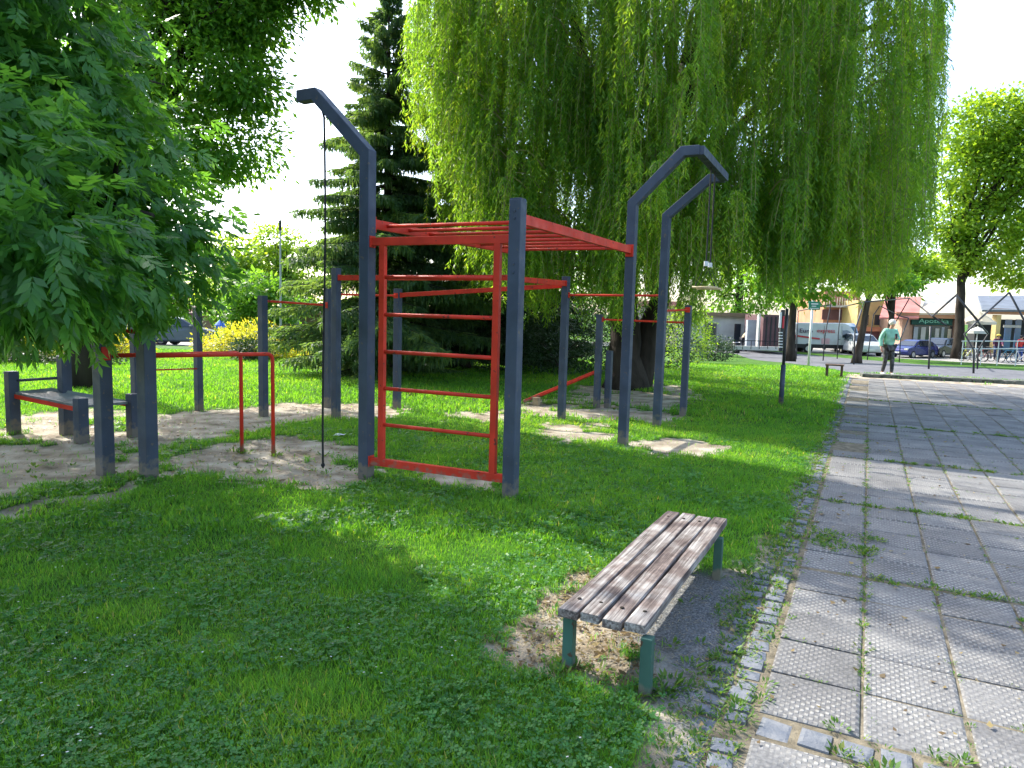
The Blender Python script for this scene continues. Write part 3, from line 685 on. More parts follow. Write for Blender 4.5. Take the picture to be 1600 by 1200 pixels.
# board on low posts
R1, R2, R3, R4 = onG(22, 678), onG(104, 678), onG(128, 692), onG(209, 682)
t2 = thing('exercise_bench', 'low sloping board between short dark posts in the shade of the tree', 'exercise bench', tuple(R3))
for p, py in ((R1, 580), (R2, 556), (R3, 622), (R4, 615)):
    z = zrow(p, py); o = post(t2, p, z, .12)
mb = MB(); MB.path(mb, [R1+up*zrow(R1, 595), R2+up*zrow(R2, 590)], .018, 10); mb.build('rail', M_['steel'], t2, True)
bm_ = mat('board_grey', (.16, .18, .17), .6, 0, .2, 5)
c0 = [R1.lerp(R3, .0)+up*zrow(R1, 612), R1.lerp(R2, .75)+up*(zrow(R2, 606)), R4+up*(zrow(R4, 627)), R3+up*(zrow(R3, 634))]
mb = MB(); mb.hexa([p-up*.03 for p in c0]+c0); mb.build('board', bm_, t2)
for i, j in ((0, 3), (1, 2)): MB().beam(c0[i]-up*.05, c0[j]-up*.05, .03, .05).build('side_rail', M_['red'], t2)
# inclined board
s0, s1 = W(818, 632), onG(944, 637); zhi = zrow(I_, 581)
t2 = thing('sit_up_board', 'sloping red sit-up board rising to a short post near the willow trunk', 'sit-up bench', tuple(s1))
lo = Vector((s0.x, s0.y, .06)); hi = Vector((I_.x-.05, I_.y+.02, zhi)); sd_ = U*.22
for e in (0, 1): mb = MB(); mb.beam(lo+sd_*e, hi+sd_*e, .045, .05, .004); mb.build('rail', M_['red'], t2)
mb = MB(); mb.hexa([lo-up*.002, hi-up*.002, hi+sd_-up*.002, lo+sd_-up*.002, lo+up*.02, hi+up*.02, hi+sd_+up*.02, lo+sd_+up*.02]); mb.build('board', mat('sitting_board', (.25, .09, .05), .6, 0, .2, 5), t2)
st0 = onG(835, 634); wm = mat('stub_wood', (.30, .22, .13), .85, 0, .2, 8, .4)
mb = MB(); mb.beam(st0+U*.08-up*.05, st0+U*.08+up*.15, .11, .11, .008, side=U); mb.build('leg', wm, t2)
J_ = onG(949, 637); post(t2, J_, zrow(J_, 548), .105)
# rope and trapeze grips
rp = A+Vv*.55; rt = kA.z-.07
t2 = thing('climbing_rope', 'dark rope hanging from the curved top of the left tall post', 'rope', (rp.x, rp.y, 0))
pts = []; 
for i in range(25): t = i/24; pts.append(Vector((rp.x+.012*math.sin(t*5), rp.y+.01*math.sin(t*7), rt*(1-t)+.03*t)))
pts[0] = A+Vv*.6+up*rt
MB().path(pts, .011, 8).build('rope', M_['rope'], t2, True); MB().ball(pts[-1]+up*.03, .022, 10, 7).build('knot', M_['rope'], t2, True)
tc_, td_ = tC, tD
t2 = thing('trapeze_grips', 'pair of pale wooden trapeze grips on black straps under the curved posts', 'gym rings', (tC.x, tC.y, tC.z))
yg = [(1077, 448), (1095, 451)]; dm_ = tC.lerp(tD, .5)
for s_, fr in ((0, .42), (1, .58)):
    topp = tC.lerp(tD, fr); hz = zrow(topp, 412+2*s_); gz_ = zrow(topp, 449+2*s_)
    st = MB(); st.path([topp-up*.05, Vector((topp.x, topp.y, hz))], .011, 6); st = st.build('strap', M_['rope'], t2)
    h = Vector((topp.x, topp.y, hz)); gp = Vector((topp.x, topp.y, gz_)); tr = MB(); ax = Vector((.94, -.34, 0))
    tr.path([gp-ax*.13, h, gp+ax*.13], .006, 6); tr.build('cord', M_['rope'], t2)
    MB().box(h, (.05, .03, .06)).build('buckle', M_['white'], t2)
    MB().path([gp-ax*.16, gp+ax*.16], .016, 10).build('handle', mat('pale_wood', (.55, .42, .22), .6), t2, True)
# scrap of paper
c = W(531, 684); mb = MB(); rr = random.Random(3); V = []
for i in range(5):
    for j in range(4): V.append((c.x+(i-2)*.035, c.y+(j-1.5)*.04, .03+.025*rr.random()))
mb.add(V, [(i*4+j, i*4+j+1, i*4+j+5, i*4+j+4) for i in range(4) for j in range(3)]); o = mb.build('paper_scrap', M_['white'])
tag(o, 'crumpled white paper scrap on the grass behind the rope', 'litter')
# ------------------------------------------------------------------ trees
def limb(mb, p, q, r1, r2, sag=.0, n_=7, wob=.06):
    p = Vector(p); q = Vector(q); L_ = (q-p).length; pts = []; rr = []
    for i in range(n_+1):
        t = i/n_; w = math.sin(math.pi*t)
        pts.append(p.lerp(q, t)+Vector((random.uniform(-1, 1), random.uniform(-1, 1), random.uniform(-.5, .5)))*wob*L_*w*.5+up*sag*L_*w); rr.append(r1+(r2-r1)*t**.8)
    mb.path(pts, rr, 9); return pts
def trunkmesh(mb, base_, top, r, flare=1.6):
    pts = []; rr = []
    for i in range(10):
        t = i/9; pts.append(Vector(base_).lerp(Vector(top), t)+Vector((random.uniform(-1, 1), random.uniform(-1, 1), 0))*r*.15*(0 < i < 9)-up*(.15 if i == 0 else 0)); rr.append(r*(1+(flare-1)*max(0, 1-t*5)**2)*(1-.45*t))
    mb.path(pts, rr, 14)
def blobpts(blobs, n_, shell=.55):
    vol = np.array([b[1][0]*b[1][1]*b[1][2] for b in blobs])**.55; idx = RG.choice(len(blobs), n_, p=vol/vol.sum())
    c = np.array([b[0] for b in blobs])[idx]; r = np.array([b[1] for b in blobs])[idx]; d = rdir(n_)
    rad = (shell+(1-shell)*RG.random(n_))**.6; p = c+d*r*rad[:, None]; return p, d
def broad(name, label, cat, base_, top, rad, blobs, mat_, nclump, per, rc, L_, W_, bark='bark', group=None, flat=.6, droop=.4, limbs=10, shell=.5, compound=0, fork=.45):
    root = thing(name, label, cat, tuple(base_), group)
    mb = MB(); trunkmesh(mb, base_, top, rad); top = Vector(top); base_ = Vector(base_)
    tips, _ = blobpts(blobs, limbs, .2)
    for q in tips:
        s = base_.lerp(top, random.uniform(fork, .98)); pts = limb(mb, s, q, rad*.42, rad*.07, .06)
        for _ in range(2):
            k = random.randint(3, 6); limb(mb, pts[k], pts[k]+Vector((random.uniform(-1, 1), random.uniform(-1, 1), random.uniform(-.1, .8)))*(pts[k]-Vector(q)).length*.9, rad*.14, rad*.03, .05, 5)
    mb.build('trunk', M_[bark], root, True)
    c, d = blobpts(blobs, nclump, shell); p = np.repeat(c, per, 0); dd = np.repeat(d, per, 0); k = len(p)
    off = RG.normal(size=(k, 3))*rc*.5; off[:, 2] *= flat; p = p+off
    ld = unit(off/rc*.6+dd*.45+RG.normal(size=(k, 3))*.45-np.array([0, 0, droop])); nn = unit(RG.normal(size=(k, 3))*.5+np.array([0, 0, 1.])+dd*.25)
    rn = np.clip(np.repeat(RG.random(nclump)*.45, per)+RG.random(k)*.5, 0, 1)
    if compound:
        Vs = []; Rr = []; s = unit(np.cross(ld, nn)); n2 = np.cross(s, ld); ra = L_*(.75+.5*RG.random(k))
        sets = [(1.0, 0, 1.05)]+[(t, sg, .8+.25*math.sin(3.1*t)) for t in np.linspace(.30, .88, compound) for sg in (-1, 1)]
        for (t, sg, ls) in sets:
            b0 = p+ld*(ra*t)[:, None]-np.array([0, 0, .12])*(ra*t*t)[:, None]
            dl = unit(ld*(.75 if sg else 1)+s*sg*.8+RG.normal(size=(k, 3))*.12-np.array([0, 0, .12+.2*t])); n3 = unit(n2+RG.normal(size=(k, 3))*.22)
            Vs.append(leafquads(b0, dl, n3, L_*.62*ls*(.85+.3*RG.random(k)), W_*(.85+.3*RG.random(k)), .05, .42)); Rr.append(np.clip(rn+.12*RG.normal(size=k), 0, 1))
        V = np.concatenate(Vs); rn = np.concatenate(Rr)
    else: V = leafquads(p, ld, nn, L_*(.7+.6*RG.random(k)), W_*(.7+.6*RG.random(k)), .06, .45)
    quads('crown', V, rn, mat_, root)
    return root
ML_near = leafmat('ash_leaves_dark', [(.1, (.030, .10, .026)), (.45, (.055, .165, .034)), (.75, (.088, .22, .038)), (.95, (.16, .28, .05))], .46, (.2, .42, .03), .38, .45, .8)
ML_mid = leafmat('ash_leaves', [(.1, (.040, .12, .018)), (.5, (.075, .19, .024)), (.9, (.13, .25, .03))], .5, (.3, .5, .04), .45, .35, .6)
ML_wil = leafmat('willow_leaves', [(.1, (.034, .10, .018)), (.4, (.070, .175, .022)), (.7, (.13, .25, .026)), (.93, (.25, .30, .04))], .56, (.45, .6, .05), .42, .4, .5)
ML_lin = leafmat('linden_leaves', [(.1, (.06, .13, .015)), (.5, (.12, .22, .022)), (.9, (.22, .31, .035))], .5, (.4, .5, .04), .5, .3, .3)
ML_spr = leafmat('spruce_needles', [(.1, (.028, .070, .042)), (.5, (.060, .125, .058)), (.8, (.12, .19, .055)), (.95, (.22, .26, .06))], .38, (.2, .3, .04), .6, .25, .8)
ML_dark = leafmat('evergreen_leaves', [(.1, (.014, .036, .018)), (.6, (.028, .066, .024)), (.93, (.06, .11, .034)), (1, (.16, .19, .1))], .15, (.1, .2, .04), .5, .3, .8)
ML_yel = leafmat('yellow_shrub_leaves', [(.1, (.13, .18, .02)), (.5, (.28, .30, .03)), (.9, (.48, .38, .05))], .45, (.5, .45, .05), .5, .3, .6)
# near tree on the left, leaves hanging over the bars
broad('ash_tree', 'large tree close on the left with dark drooping compound leaves over the bars', 'tree', (-6.9, 8.4, 0), (-6.3, 7.6, 5.2), .30,
      [((-3.75, 5.8, 2.15), (1.15, 1.0, .70)), ((-3.95, 5.7, 2.9), (1.1, 1.0, .9)), ((-4.2, 5.7, 3.9), (1.0, 1.1, 1.1)), ((-5.2, 5.4, 3.0), (1.2, 1.2, 1.6)), ((-7.6, 9.8, 4.4), (1.7, 1.8, 1.3)), ((-6.6, 7.8, 3.9), (1.2, 1.2, 1.0)), ((-5.5, 6.0, 5.2), (1.9, 1.6, 1.5)), ((-2.72, 3.95, 1.98), (.36, .3, .22)), ((-3.2, 4.3, 2.4), (.45, .4, .5))],
      ML_near, 2100, 12, .36, .165, .036, 'barkd', compound=4, limbs=16, shell=.45, flat=.7, droop=.55)
broad('ash_tree', 'crown arching high over the lawn at the left edge, nearest the camera', 'tree', (-8.2, 4.2, 0), (-7.4, 4.6, 6.0), .26,
      [((-6.0, 5.2, 7.6), (2.4, 2.2, 1.6)), ((-7.6, 6.6, 8.2), (2.2, 2.2, 1.6)), ((-8.5, 3.5, 7), (2.2, 2, 1.8)), ((-7.4, 8.6, 8.6), (1.5, 1.4, 1.0))],
      ML_mid, 230, 30, .5, .17, .07, 'barkd', limbs=12, shell=.3)
# finer crown behind it
broad('ash_tree', 'tall tree with fine light green leaves behind the dark drooping one', 'tree', (-8.4, 13.6, 0), (-7.6, 13.2, 6.5), .24,
      [((-5.6, 13, 7.9), (1.7, 1.8, 1.3)), ((-6.0, 13, 5.9), (1.6, 1.6, 1.1)), ((-6.7, 13, 4.3), (1.6, 1.5, .8)), ((-3.95, 12.8, 7.3), (.75, .8, .5)), ((-4.0, 12.8, 8.3), (1.0, .8, .6)), ((-3.65, 12.8, 7.75), (.7, .7, .6)), ((-7.6, 13, 8.6), (1.2, 1.2, 1.0)), ((-4.9, 12.8, 5.5), (.7, .8, .5)), ((-5.0, 13, 9.4), (1.8, 1.6, .9)), ((-4.9, 13, 6.8), (.9, .9, .7)), ((-4.0, 11.0, 9.2), (1.2, 1.1, .5)), ((-2.4, 10.0, 9.6), (.8, .9, .4)), ((-5.4, 13, 6.9), (1.2, 1, .8)), ((-5.2, 13, 4.5), (.9, .9, .55))],
      ML_mid, 1900, 34, .40, .13, .055, 'barkd', limbs=26, shell=.2)
# willow
def willow():
    T = W(978, 606); T.z = 0; root = thing('willow_tree', 'huge weeping willow with long hanging curtains of leaves and a stout dark trunk', 'tree', tuple(T))
    mb = MB(); cx, cy = 3.85, 17.1; rx, ry = 6.2, 5.2
    trunkmesh(mb, T, T+Vector((-.15, .2, 3.2)), .42, 1.5)
    trunkmesh(mb, T+Vector((.25, .2, 0)), T+Vector((1.1, .6, 3.6)), .30, 1.3)
    tops = []
    for i in range(26):
        a = i/26*2*math.pi+random.uniform(-.1, .1); rr = random.uniform(.35, .92); hz = 11.0-3.2*rr**3+random.uniform(-.6, .4)
        q = Vector((cx+rx*rr*math.cos(a), cy+ry*rr*math.sin(a), hz)); s = T+Vector((random.uniform(-.2, .9), .3, random.uniform(2.2, 3.4)))
        mid = s.lerp(q, .5)+up*1.1; l1 = limb(mb, s, mid, .16, .09, .03); l2 = limb(mb, mid, q, .09, .03, .08); tops += l2[1:]+[l1[-2]]
        for _ in range(3):
            e = q+Vector((random.uniform(-1.3, 1.3), random.uniform(-1.3, 1.3), random.uniform(-1, .2))); tops += limb(mb, l2[-3], e, .035, .012, .08, 5)[2:]
    mb.build('trunk', M_['barkd'], root, True)
    P_ = []; D_ = []; R_ = []; sm = MB()
    segV = []
    # bottom of the curtain by direction seen from the trunk, in metres
    colx = [620, 650, 700, 720, 760, 810, 900, 960, 1020, 1060, 1100, 1200, 1330, 1400, 1460, 1500]
    coly = [170, 220, 330, 425, 480, 500, 495, 510, 515, 540, 478, 472, 466, 460, 440, 300]
    nc = 0; tries = 0
    while nc < 1450 and tries < 9000:
        tries += 1
        a = random.uniform(math.pi*.88, math.pi*2.12) if random.random() < .8 else random.uniform(0, 2*math.pi)
        rr = random.uniform(.74, 1.0) if random.random() < .62 else random.uniform(.25, .74)
        lob = 1+.10*math.sin(a*7+1)+.06*math.sin(a*13)
        x0 = cx+rx*rr*lob*math.cos(a); y0 = cy+ry*rr*lob*math.sin(a); px = 800+1105*x0/y0+8
        if not (655 < px < 1428): continue
        by = np.interp(px, colx, coly)+22*math.sin(px/21.)+14*math.sin(px/9.); zb = max(.9, zrow(Vector((x0, y0, 0)), by))
        if rr < .6: zb += random.uniform(0, 1.5)
        ztop = 6.8+5.0*math.sqrt(max(0, 1-min(1, rr)**2.4))+random.uniform(-.3, .9)
        if px < 720: ztop = min(ztop, 9.5)
        Lc = random.choice((1.1, 1.5, 2.0, 2.6, 3.4)); z1 = zb+Lc+abs(random.gauss(0, .25)) if random.random() < .22 else random.uniform(zb+Lc, max(zb+Lc+.1, ztop+1.2))
        if z1 > 11.5: continue
        if vn(np.array([px]), np.array([z1*100]), 70, 60)[0] < (.27 if rr > .7 else .3): continue
        nc += 1; hue = random.random()*.5; ca, sa = math.cos(a), math.sin(a)
        # the arching branchlet the tassel hangs from
        bl_ = random.uniform(.5, 1.1); bp = [Vector((x0-ca*bl_*(1-t), y0-sa*bl_*(1-t), z1+.28*math.sin(t*2.4)*bl_-.1)) for t in (0, .3, .6, .85, 1)]
        if nc % 2 == 0: sm.path(bp, [.02, .016, .012, .008, .006], 4, False)
        for s in range(random.randint(6, 11)):
            t0 = random.random(); q = bp[0].lerp(bp[4], .25+.75*t0) if t0 < .5 else bp[4]+Vector((ca, sa, 0))*random.uniform(0, .12)
            ln = Lc*random.uniform(.35, 1.0); sp = random.uniform(0, .17); ta = random.random()*6.28; ph = random.random()*6; wob = random.uniform(.02, .06)
            m_ = int(ln/.030)
            if m_ < 6: continue
            tt = np.linspace(0, 1, m_); sq = np.sqrt(tt)
            X = q.x+math.cos(ta)*sp*sq*1.6+wob*np.sin(tt*ln*3+ph)+ca*.10*sq; Y = q.y+math.sin(ta)*sp*sq*1.6+wob*np.cos(tt*ln*2.6+ph)+sa*.10*sq; z = q.z-tt*ln+.12*np.sin(sq*3.14)
            P_.append(np.stack([X, Y, z], 1)); ang = RG.random(m_)*6.28; o_ = .45+.85*RG.random(m_)
            D_.append(np.stack([np.cos(ang)*o_, np.sin(ang)*o_, -np.ones(m_)], 1)); R_.append(np.clip(hue+.45*RG.random(m_)+.15*tt, 0, 1))
            if s < 4:
                pp = [Vector((X[i], Y[i], z[i])) for i in range(0, m_, max(1, m_//6))]; sm.path(pp, .005, 3, False)
            for h_ in range(int(ln*2.2)):      # short side shoots
                i0 = random.randrange(m_); l2 = random.uniform(.12, .32); k2 = int(l2/.028); t2_ = np.linspace(0, 1, k2); a2 = random.random()*6.28
                P_.append(np.stack([X[i0]+math.cos(a2)*l2*.55*np.sqrt(t2_), Y[i0]+math.sin(a2)*l2*.55*np.sqrt(t2_), z[i0]-t2_*l2*.8], 1)); ang = RG.random(k2)*6.28; o_ = .5+.8*RG.random(k2)
                D_.append(np.stack([np.cos(ang)*o_, np.sin(ang)*o_, -np.ones(k2)], 1)); R_.append(np.clip(hue+.15+.5*RG.random(k2), 0, 1))
    print('clusters', nc, tries)
    p = np.concatenate(P_); d = unit(np.concatenate(D_)); k = len(p); print('willow leaves', k)
    V = leafquads(p, d, rdir(k), .08+.06*RG.random(k), .016+.011*RG.random(k), .1, .4)
    # leafy upper dome
    quads('crown', V, np.concatenate(R_), ML_wil, root)
    sm.build('twigs', mat('willow_twig', (.22, .20, .07), .7), root)
willow()
# spruces
def spruce(label, base_, Ht, Rm, lv=.34, seed=1, mt=ML_spr, zlo=.35):
    rd = random.Random(seed); base_ = Vector(base_); root = thing('spruce_tree', label, 'tree', tuple(base_)); mb = MB()
    mb.path([base_-up*.1, base_+up*Ht*.5, base_+up*Ht], [.16, .09, .01], 8)
    Pp = []; Dd = []; Nn = []; Ls = []; Rr = []
    z = zlo
    while z < Ht-.1:
        fr = 1-(z/Ht); R0 = Rm*(fr**.85)*(1.0 if z > 1 else .85)+.06; nb = 7 if fr > .3 else 6
        for b_ in range(nb):
            a = rd.random()*6.28; R1 = R0*rd.uniform(.72, 1.12); zz = z+rd.uniform(-.12, .12); dx, dy = math.cos(a), math.sin(a)
            def pt(t): return Vector((dx*R1*t, dy*R1*t, zz+R1*(.05*t-.42*t*t+.26*t**3)*(1.1 if fr > .3 else .3)+(.35*R1*t if fr < .25 else 0)))+base_
            mb.path([pt(0), pt(.35), pt(.7), pt(1)], [.025*fr+.012, .015, .01, .004], 5, False)
            m_ = int(R1/.035)+4; hue = rd.random()*.35
            for i in range(m_):
                t = .12+.88*i/m_; c = pt(t); w_ = (1-t*.75)*R1*.42+.05
                for sgn in (-1, 1):
                    e = w_*rd.uniform(.5, 1.05); ddr = Vector((dx*.75-dy*sgn*.8, dy*.75+dx*sgn*.8, rd.uniform(-.5, -.05))).normalized()
                    n2 = max(2, int(e/.07))
                    for q in range(n2):
                        f_ = q/n2; pp = c+ddr*(e*f_)-up*(.25*e*f_*f_)
                        Pp.append(pp); Dd.append(ddr+Vector((rd.uniform(-.5, .5), rd.uniform(-.5, .5), rd.uniform(-.9, .1)))); Ls.append(rd.uniform(.09, .15)); Rr.append(hue+rd.random()*.5+.12*t)
                        if rd.random() < .55:      # hanging twiglets
                            Pp.append(pp); Dd.append(Vector((rd.uniform(-.2, .2), rd.uniform(-.2, .2), -1))); Ls.append(rd.uniform(.12, .26)); Rr.append(hue+rd.random()*.45+.12*t)
        z += lv*(.55+.5*fr)
    mb.build('trunk', M_['barkd'], root)
    p = np.array([tuple(v) for v in Pp]); d = unit(np.array([tuple(v) for v in Dd])); k = len(p); print('spruce', k)
    V = leafquads(p, d, rdir(k), np.array(Ls), .028+.02*RG.random(k), .0, .35)
    quads('crown', V, np.clip(np.array(Rr), 0, 1), mt, root)
c = W(603, 584); c.z = 0; c2 = c.copy()
spruce('tall dark spruce with layered drooping branches behind the rope', c, 9.75, 3.25, seed=4)
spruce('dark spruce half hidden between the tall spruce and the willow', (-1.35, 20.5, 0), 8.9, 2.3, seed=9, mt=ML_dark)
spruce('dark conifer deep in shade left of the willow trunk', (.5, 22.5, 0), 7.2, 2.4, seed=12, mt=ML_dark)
# evergreen shrubs and hedge behind the frame
def shrub(label, blobs, mt, n_, per, L_, W_, group=None, name='shrub', cat='shrub', rc=.3):
    b0 = blobs[0][0]; return broad(name, label, cat, (b0[0], b0[1], float(gz(b0[0], b0[1]))), (b0[0], b0[1], float(gz(b0[0], b0[1]))+blobs[0][1][2]*.8), .05, blobs, mt, n_, per, rc, L_, W_, 'barkd', group, .8, 0, 6, .6, fork=.1)
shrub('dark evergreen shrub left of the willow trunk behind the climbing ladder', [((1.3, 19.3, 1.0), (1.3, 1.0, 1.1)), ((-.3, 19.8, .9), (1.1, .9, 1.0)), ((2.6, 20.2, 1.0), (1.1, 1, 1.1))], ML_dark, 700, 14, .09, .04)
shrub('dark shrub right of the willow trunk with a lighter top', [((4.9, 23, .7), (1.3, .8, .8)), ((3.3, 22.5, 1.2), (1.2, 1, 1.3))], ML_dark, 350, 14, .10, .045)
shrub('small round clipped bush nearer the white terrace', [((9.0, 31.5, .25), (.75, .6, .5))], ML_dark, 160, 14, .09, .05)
shrub('yellow-green willowy bush beyond the post right of the trunk', [((6.6, 27, .9), (.9, .7, 1.3))], ML_lin, 260, 12, .11, .045)
# yellow shrubs on the left
def at(px, py, Y): return tuple(P(px, py, Y))
def sh(px, pyb, pyt, wpx, Y, dp=.7):
    b = P(px, pyb, Y); t = P(px, pyt, Y); g0 = float(gz(b.x, Y)); hz = (t.z-g0)/2; return ((b.x, Y, g0+hz*.9), (wpx/2/1105*Y, dp, hz*1.1))
shrub('wide yellow-green flowering shrub left of the spruce', [sh(400, 560, 508, 120, 23), sh(350, 560, 522, 80, 23.5), sh(460, 560, 520, 70, 22.5), sh(515, 575, 520, 70, 21)], ML_yel, 620, 16, .10, .05)
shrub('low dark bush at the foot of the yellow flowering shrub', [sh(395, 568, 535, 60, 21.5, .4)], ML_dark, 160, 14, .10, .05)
shrub('yellow shrub seen under the drooping leaves at far left', [sh(95, 565, 512, 110, 20), sh(60, 565, 525, 60, 20.5)], ML_yel, 330, 14, .10, .05)
shrub('golden shrub seen between the two thick dark posts', [sh(190, 560, 518, 70, 21)], ML_yel, 200, 14, .10, .05)
shrub('dark groundcover bush below the yellow shrubs at far left', [sh(100, 575, 552, 180, 18.5, .4), sh(20, 575, 555, 80, 18.5, .4)], ML_dark, 260, 14, .09, .05)
# far trees
def ftree(px, pyb, Y, rpx, pytop, mt, label, n_=260, per=26, L_=.34, nb=5, low=.3, group='trees far behind the park'):
    b = P(px, pyb, Y); g0 = float(gz(b.x, Y)); t = P(px, pytop, Y).z; R0 = rpx/1105*Y; bl = []
    for i in range(nb):
        f_ = (i+.5)/nb; z = g0+(t-g0)*(low+(1-low)*f_); rr = R0*(.75+.35*math.sin(math.pi*min(1, f_*.9+.1)))*.72
        bl.append(((b.x+random.uniform(-.4, .4)*R0, Y+random.uniform(-.3, .3)*R0, z-(t-g0)*.08), (rr, rr*.9, (t-g0)*(1-low)/nb*1.15)))
        bl.append(((b.x+random.uniform(-.6, .6)*R0, Y+random.uniform(-.3, .3)*R0, z-(t-g0)*.1), (rr*.7, rr*.7, (t-g0)*(1-low)/nb)))
    return broad('broadleaf_tree', label, 'tree', (b.x, Y, g0), (b.x, Y, g0+(t-g0)*.7), max(.18, R0*.07), bl, mt, n_, per, R0*.22, L_, L_*.6, 'barkd', group, .6, .3, 12, .45)
ftree(365, 520, 52, 60, 365, ML_lin, 'bright yellow-green tree above the brown roof, left of two')
ftree(450, 520, 56, 62, 352, ML_lin, 'bright green tree behind the thin lamp pole')
ftree(400, 515, 46, 70, 432, ML_mid, 'darker green bush in front of the bright trees above the brown roof', low=.0)
ftree(250, 520, 60, 90, 400, ML_mid, 'green tree far behind the drooping leaves')
ftree(80, 520, 60, 120, 380, ML_mid, 'green tree at the far left edge of the park')
ftree(1150, 545, 60, 90, 300, ML_mid, 'tree behind the willow beyond the pale wall', low=.25)
ftree(880, 530, 62, 110, 330, ML_mid, 'tree far behind the left part of the willow', low=.1)
ftree(1235, 549, 38, 90, 250, ML_mid, 'dark tree behind the tall advert column right of the willow', low=.45, n_=420)
ftree(1388, 560, 46, 75, 380, ML_lin, 'tree behind the willow above the vans', low=.72)
# right-hand lindens
b = W(1497, 561); Yl = b.y
def bb(px, py, r, Y=None, rz=None): Y = Y or Yl; c = P(px, py, Y); return (tuple(c), (r/1105*Y, r/1105*Y, (rz or r)/1105*Y))
broad('linden_tree', 'bright green linden with a thick dark trunk beside the parked black car', 'tree', tuple(b), tuple(P(1506, 330, Yl)), .34,
      [bb(1520, 200, 45), bb(1575, 190, 50), bb(1500, 265, 42), bb(1560, 275, 60), bb(1490, 345, 34), bb(1545, 370, 60), bb(1620, 330, 60), bb(1600, 230, 60), bb(1590, 425, 45, rz=22), bb(1500, 405, 34, rz=22), bb(1640, 180, 40)],
      ML_lin, 1100, 26, .9, .30, .2, 'barkd', limbs=22, shell=.35)
b = W(1338, 568)
broad('leaning_tree', 'slim leaning tree with rusty brown bark in front of the vans', 'tree', tuple(b), tuple(P(1362, 440, b.y)), .20,
      [bb(1370, 425, 34, b.y, 16), bb(1412, 440, 26, b.y, 10), bb(1340, 420, 30, b.y, 18)], ML_mid, 200, 20, .6, .26, .12, 'bark', limbs=8)
# ------------------------------------------------------------------ buildings
def gl(Y, x=0): return float(gz(x, Y))
def bx(mb, x0, x1, y0, y1, Y, dep=.2, dz=0):
    a = P(x0, y1, Y); b = P(x1, y0, Y); X0, X1 = a.x, b.x; z0 = P((x0+x1)/2, y1, Y).z; z1 = P((x0+x1)/2, y0, Y).z
    mb.hexa([(X0, Y, z0), (X1, Y, z0), (X1, Y+dep, z0), (X0, Y+dep, z0), (X0, Y, z1), (X1, Y, z1), (X1, Y+dep, z1), (X0, Y+dep, z1)]); return mb
def root_at(name, label, cat, px, Y, group=None):
    p = P(px, 540, Y); return thing(name, label, cat, (p.x, Y, gl(Y)), group)
def pm(name, c, r=.7, **k): return mat(name, c, r, 0, .1, 1.2, **k)
W_cream = pm('plaster_cream', (.50, .43, .33)); W_peach = pm('plaster_peach', (.45, .28, .20)); W_red = pm('roof_red', (.55, .20, .17)); W_org = pm('fascia_orange', (.42, .20, .11))
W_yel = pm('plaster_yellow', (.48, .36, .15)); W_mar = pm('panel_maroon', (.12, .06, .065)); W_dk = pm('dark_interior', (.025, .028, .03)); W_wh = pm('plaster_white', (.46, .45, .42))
W_grey = pm('sheet_grey', (.13, .15, .18)); W_gb = pm('panel_greyblue', (.35, .38, .42)); W_green = pm('sign_green', (.012, .075, .06)); W_mint = pm('lettering_mint', (.25, .62, .48)); W_brown = pm('wall_brown', (.20, .14, .08))
def text(root, s, c, h, m, ax=Vector((1, 0, 0)), rot=None, name='lettering', wid=None):
    cu_ = bpy.data.curves.new(name, 'FONT'); cu_.body = s; cu_.size = 1; cu_.extrude = .02; cu_.align_x = 'CENTER'; cu_.align_y = 'CENTER'
    o = bpy.data.objects.new('tmp', cu_); COL.objects.link(o); dg = bpy.context.evaluated_depsgraph_get(); me = bpy.data.meshes.new_from_object(o.evaluated_get(dg)); bpy.data.objects.remove(o)
    xs_ = [v.co.x for v in me.vertices]; ys_ = [v.co.y for v in me.vertices]; w0 = max(xs_)-min(xs_); h0 = max(ys_)-min(ys_)
    Mx = rot or Matrix(((1, 0, 0), (0, 0, -1), (0, 1, 0)))
    sx = (wid/w0) if wid else h/h0
    for v in me.vertices: v.co = Mx @ Vector(((v.co.x-(max(xs_)+min(xs_))/2)*sx, (v.co.y-(max(ys_)+min(ys_))/2)*h/h0, v.co.z))+Vector(c)
    me.materials.clear(); me.name = name
    return linkmesh(name, me, m, root)
# pharmacy
YB = 57
r_ = root_at('pharmacy', 'low shop with red and cream roof, peach columns and a dark green lettered sign', 'shop building', 1455, YB)
bx(MB(), 1405, 1502, 494, 553, YB+.5, 6).build('wall', W_peach, r_)
for x0, x1 in ((1406, 1422), (1490, 1503)): bx(MB(), x0, x1, 497, 553, YB, .4).build('column', W_peach, r_)
bx(MB(), 1424, 1489, 509, 552, YB+.4, .06).build('shop_window', M_['glass'], r_)
wn = [o for o in r_.children if o.name.startswith('shop_window')][0]
for x0, x1, y0, y1, m in ((1426, 1435, 511, 540, W_gb), (1437, 1447, 511, 545, W_wh), (1450, 1453, 511, 545, W_gb), (1459, 1468, 513, 545, W_wh), (1470, 1476, 511, 530, W_gb), (1478, 1487, 514, 552, W_cream)): bx(MB(), x0, x1, y0, y1, YB+.37, .02).build('poster', m, wn)
sg = bx(MB(), 1424, 1489, 497, 508, YB+.2, .12).build('sign_board', W_green, r_)
c = P(1459, 502.5, YB+.15); text(sg, 'Apoteka', c, .42, W_mint, wid=2.4)
bx(MB(), 1400, 1502, 489, 497, YB-.5, .7).build('fascia', W_org, r_)
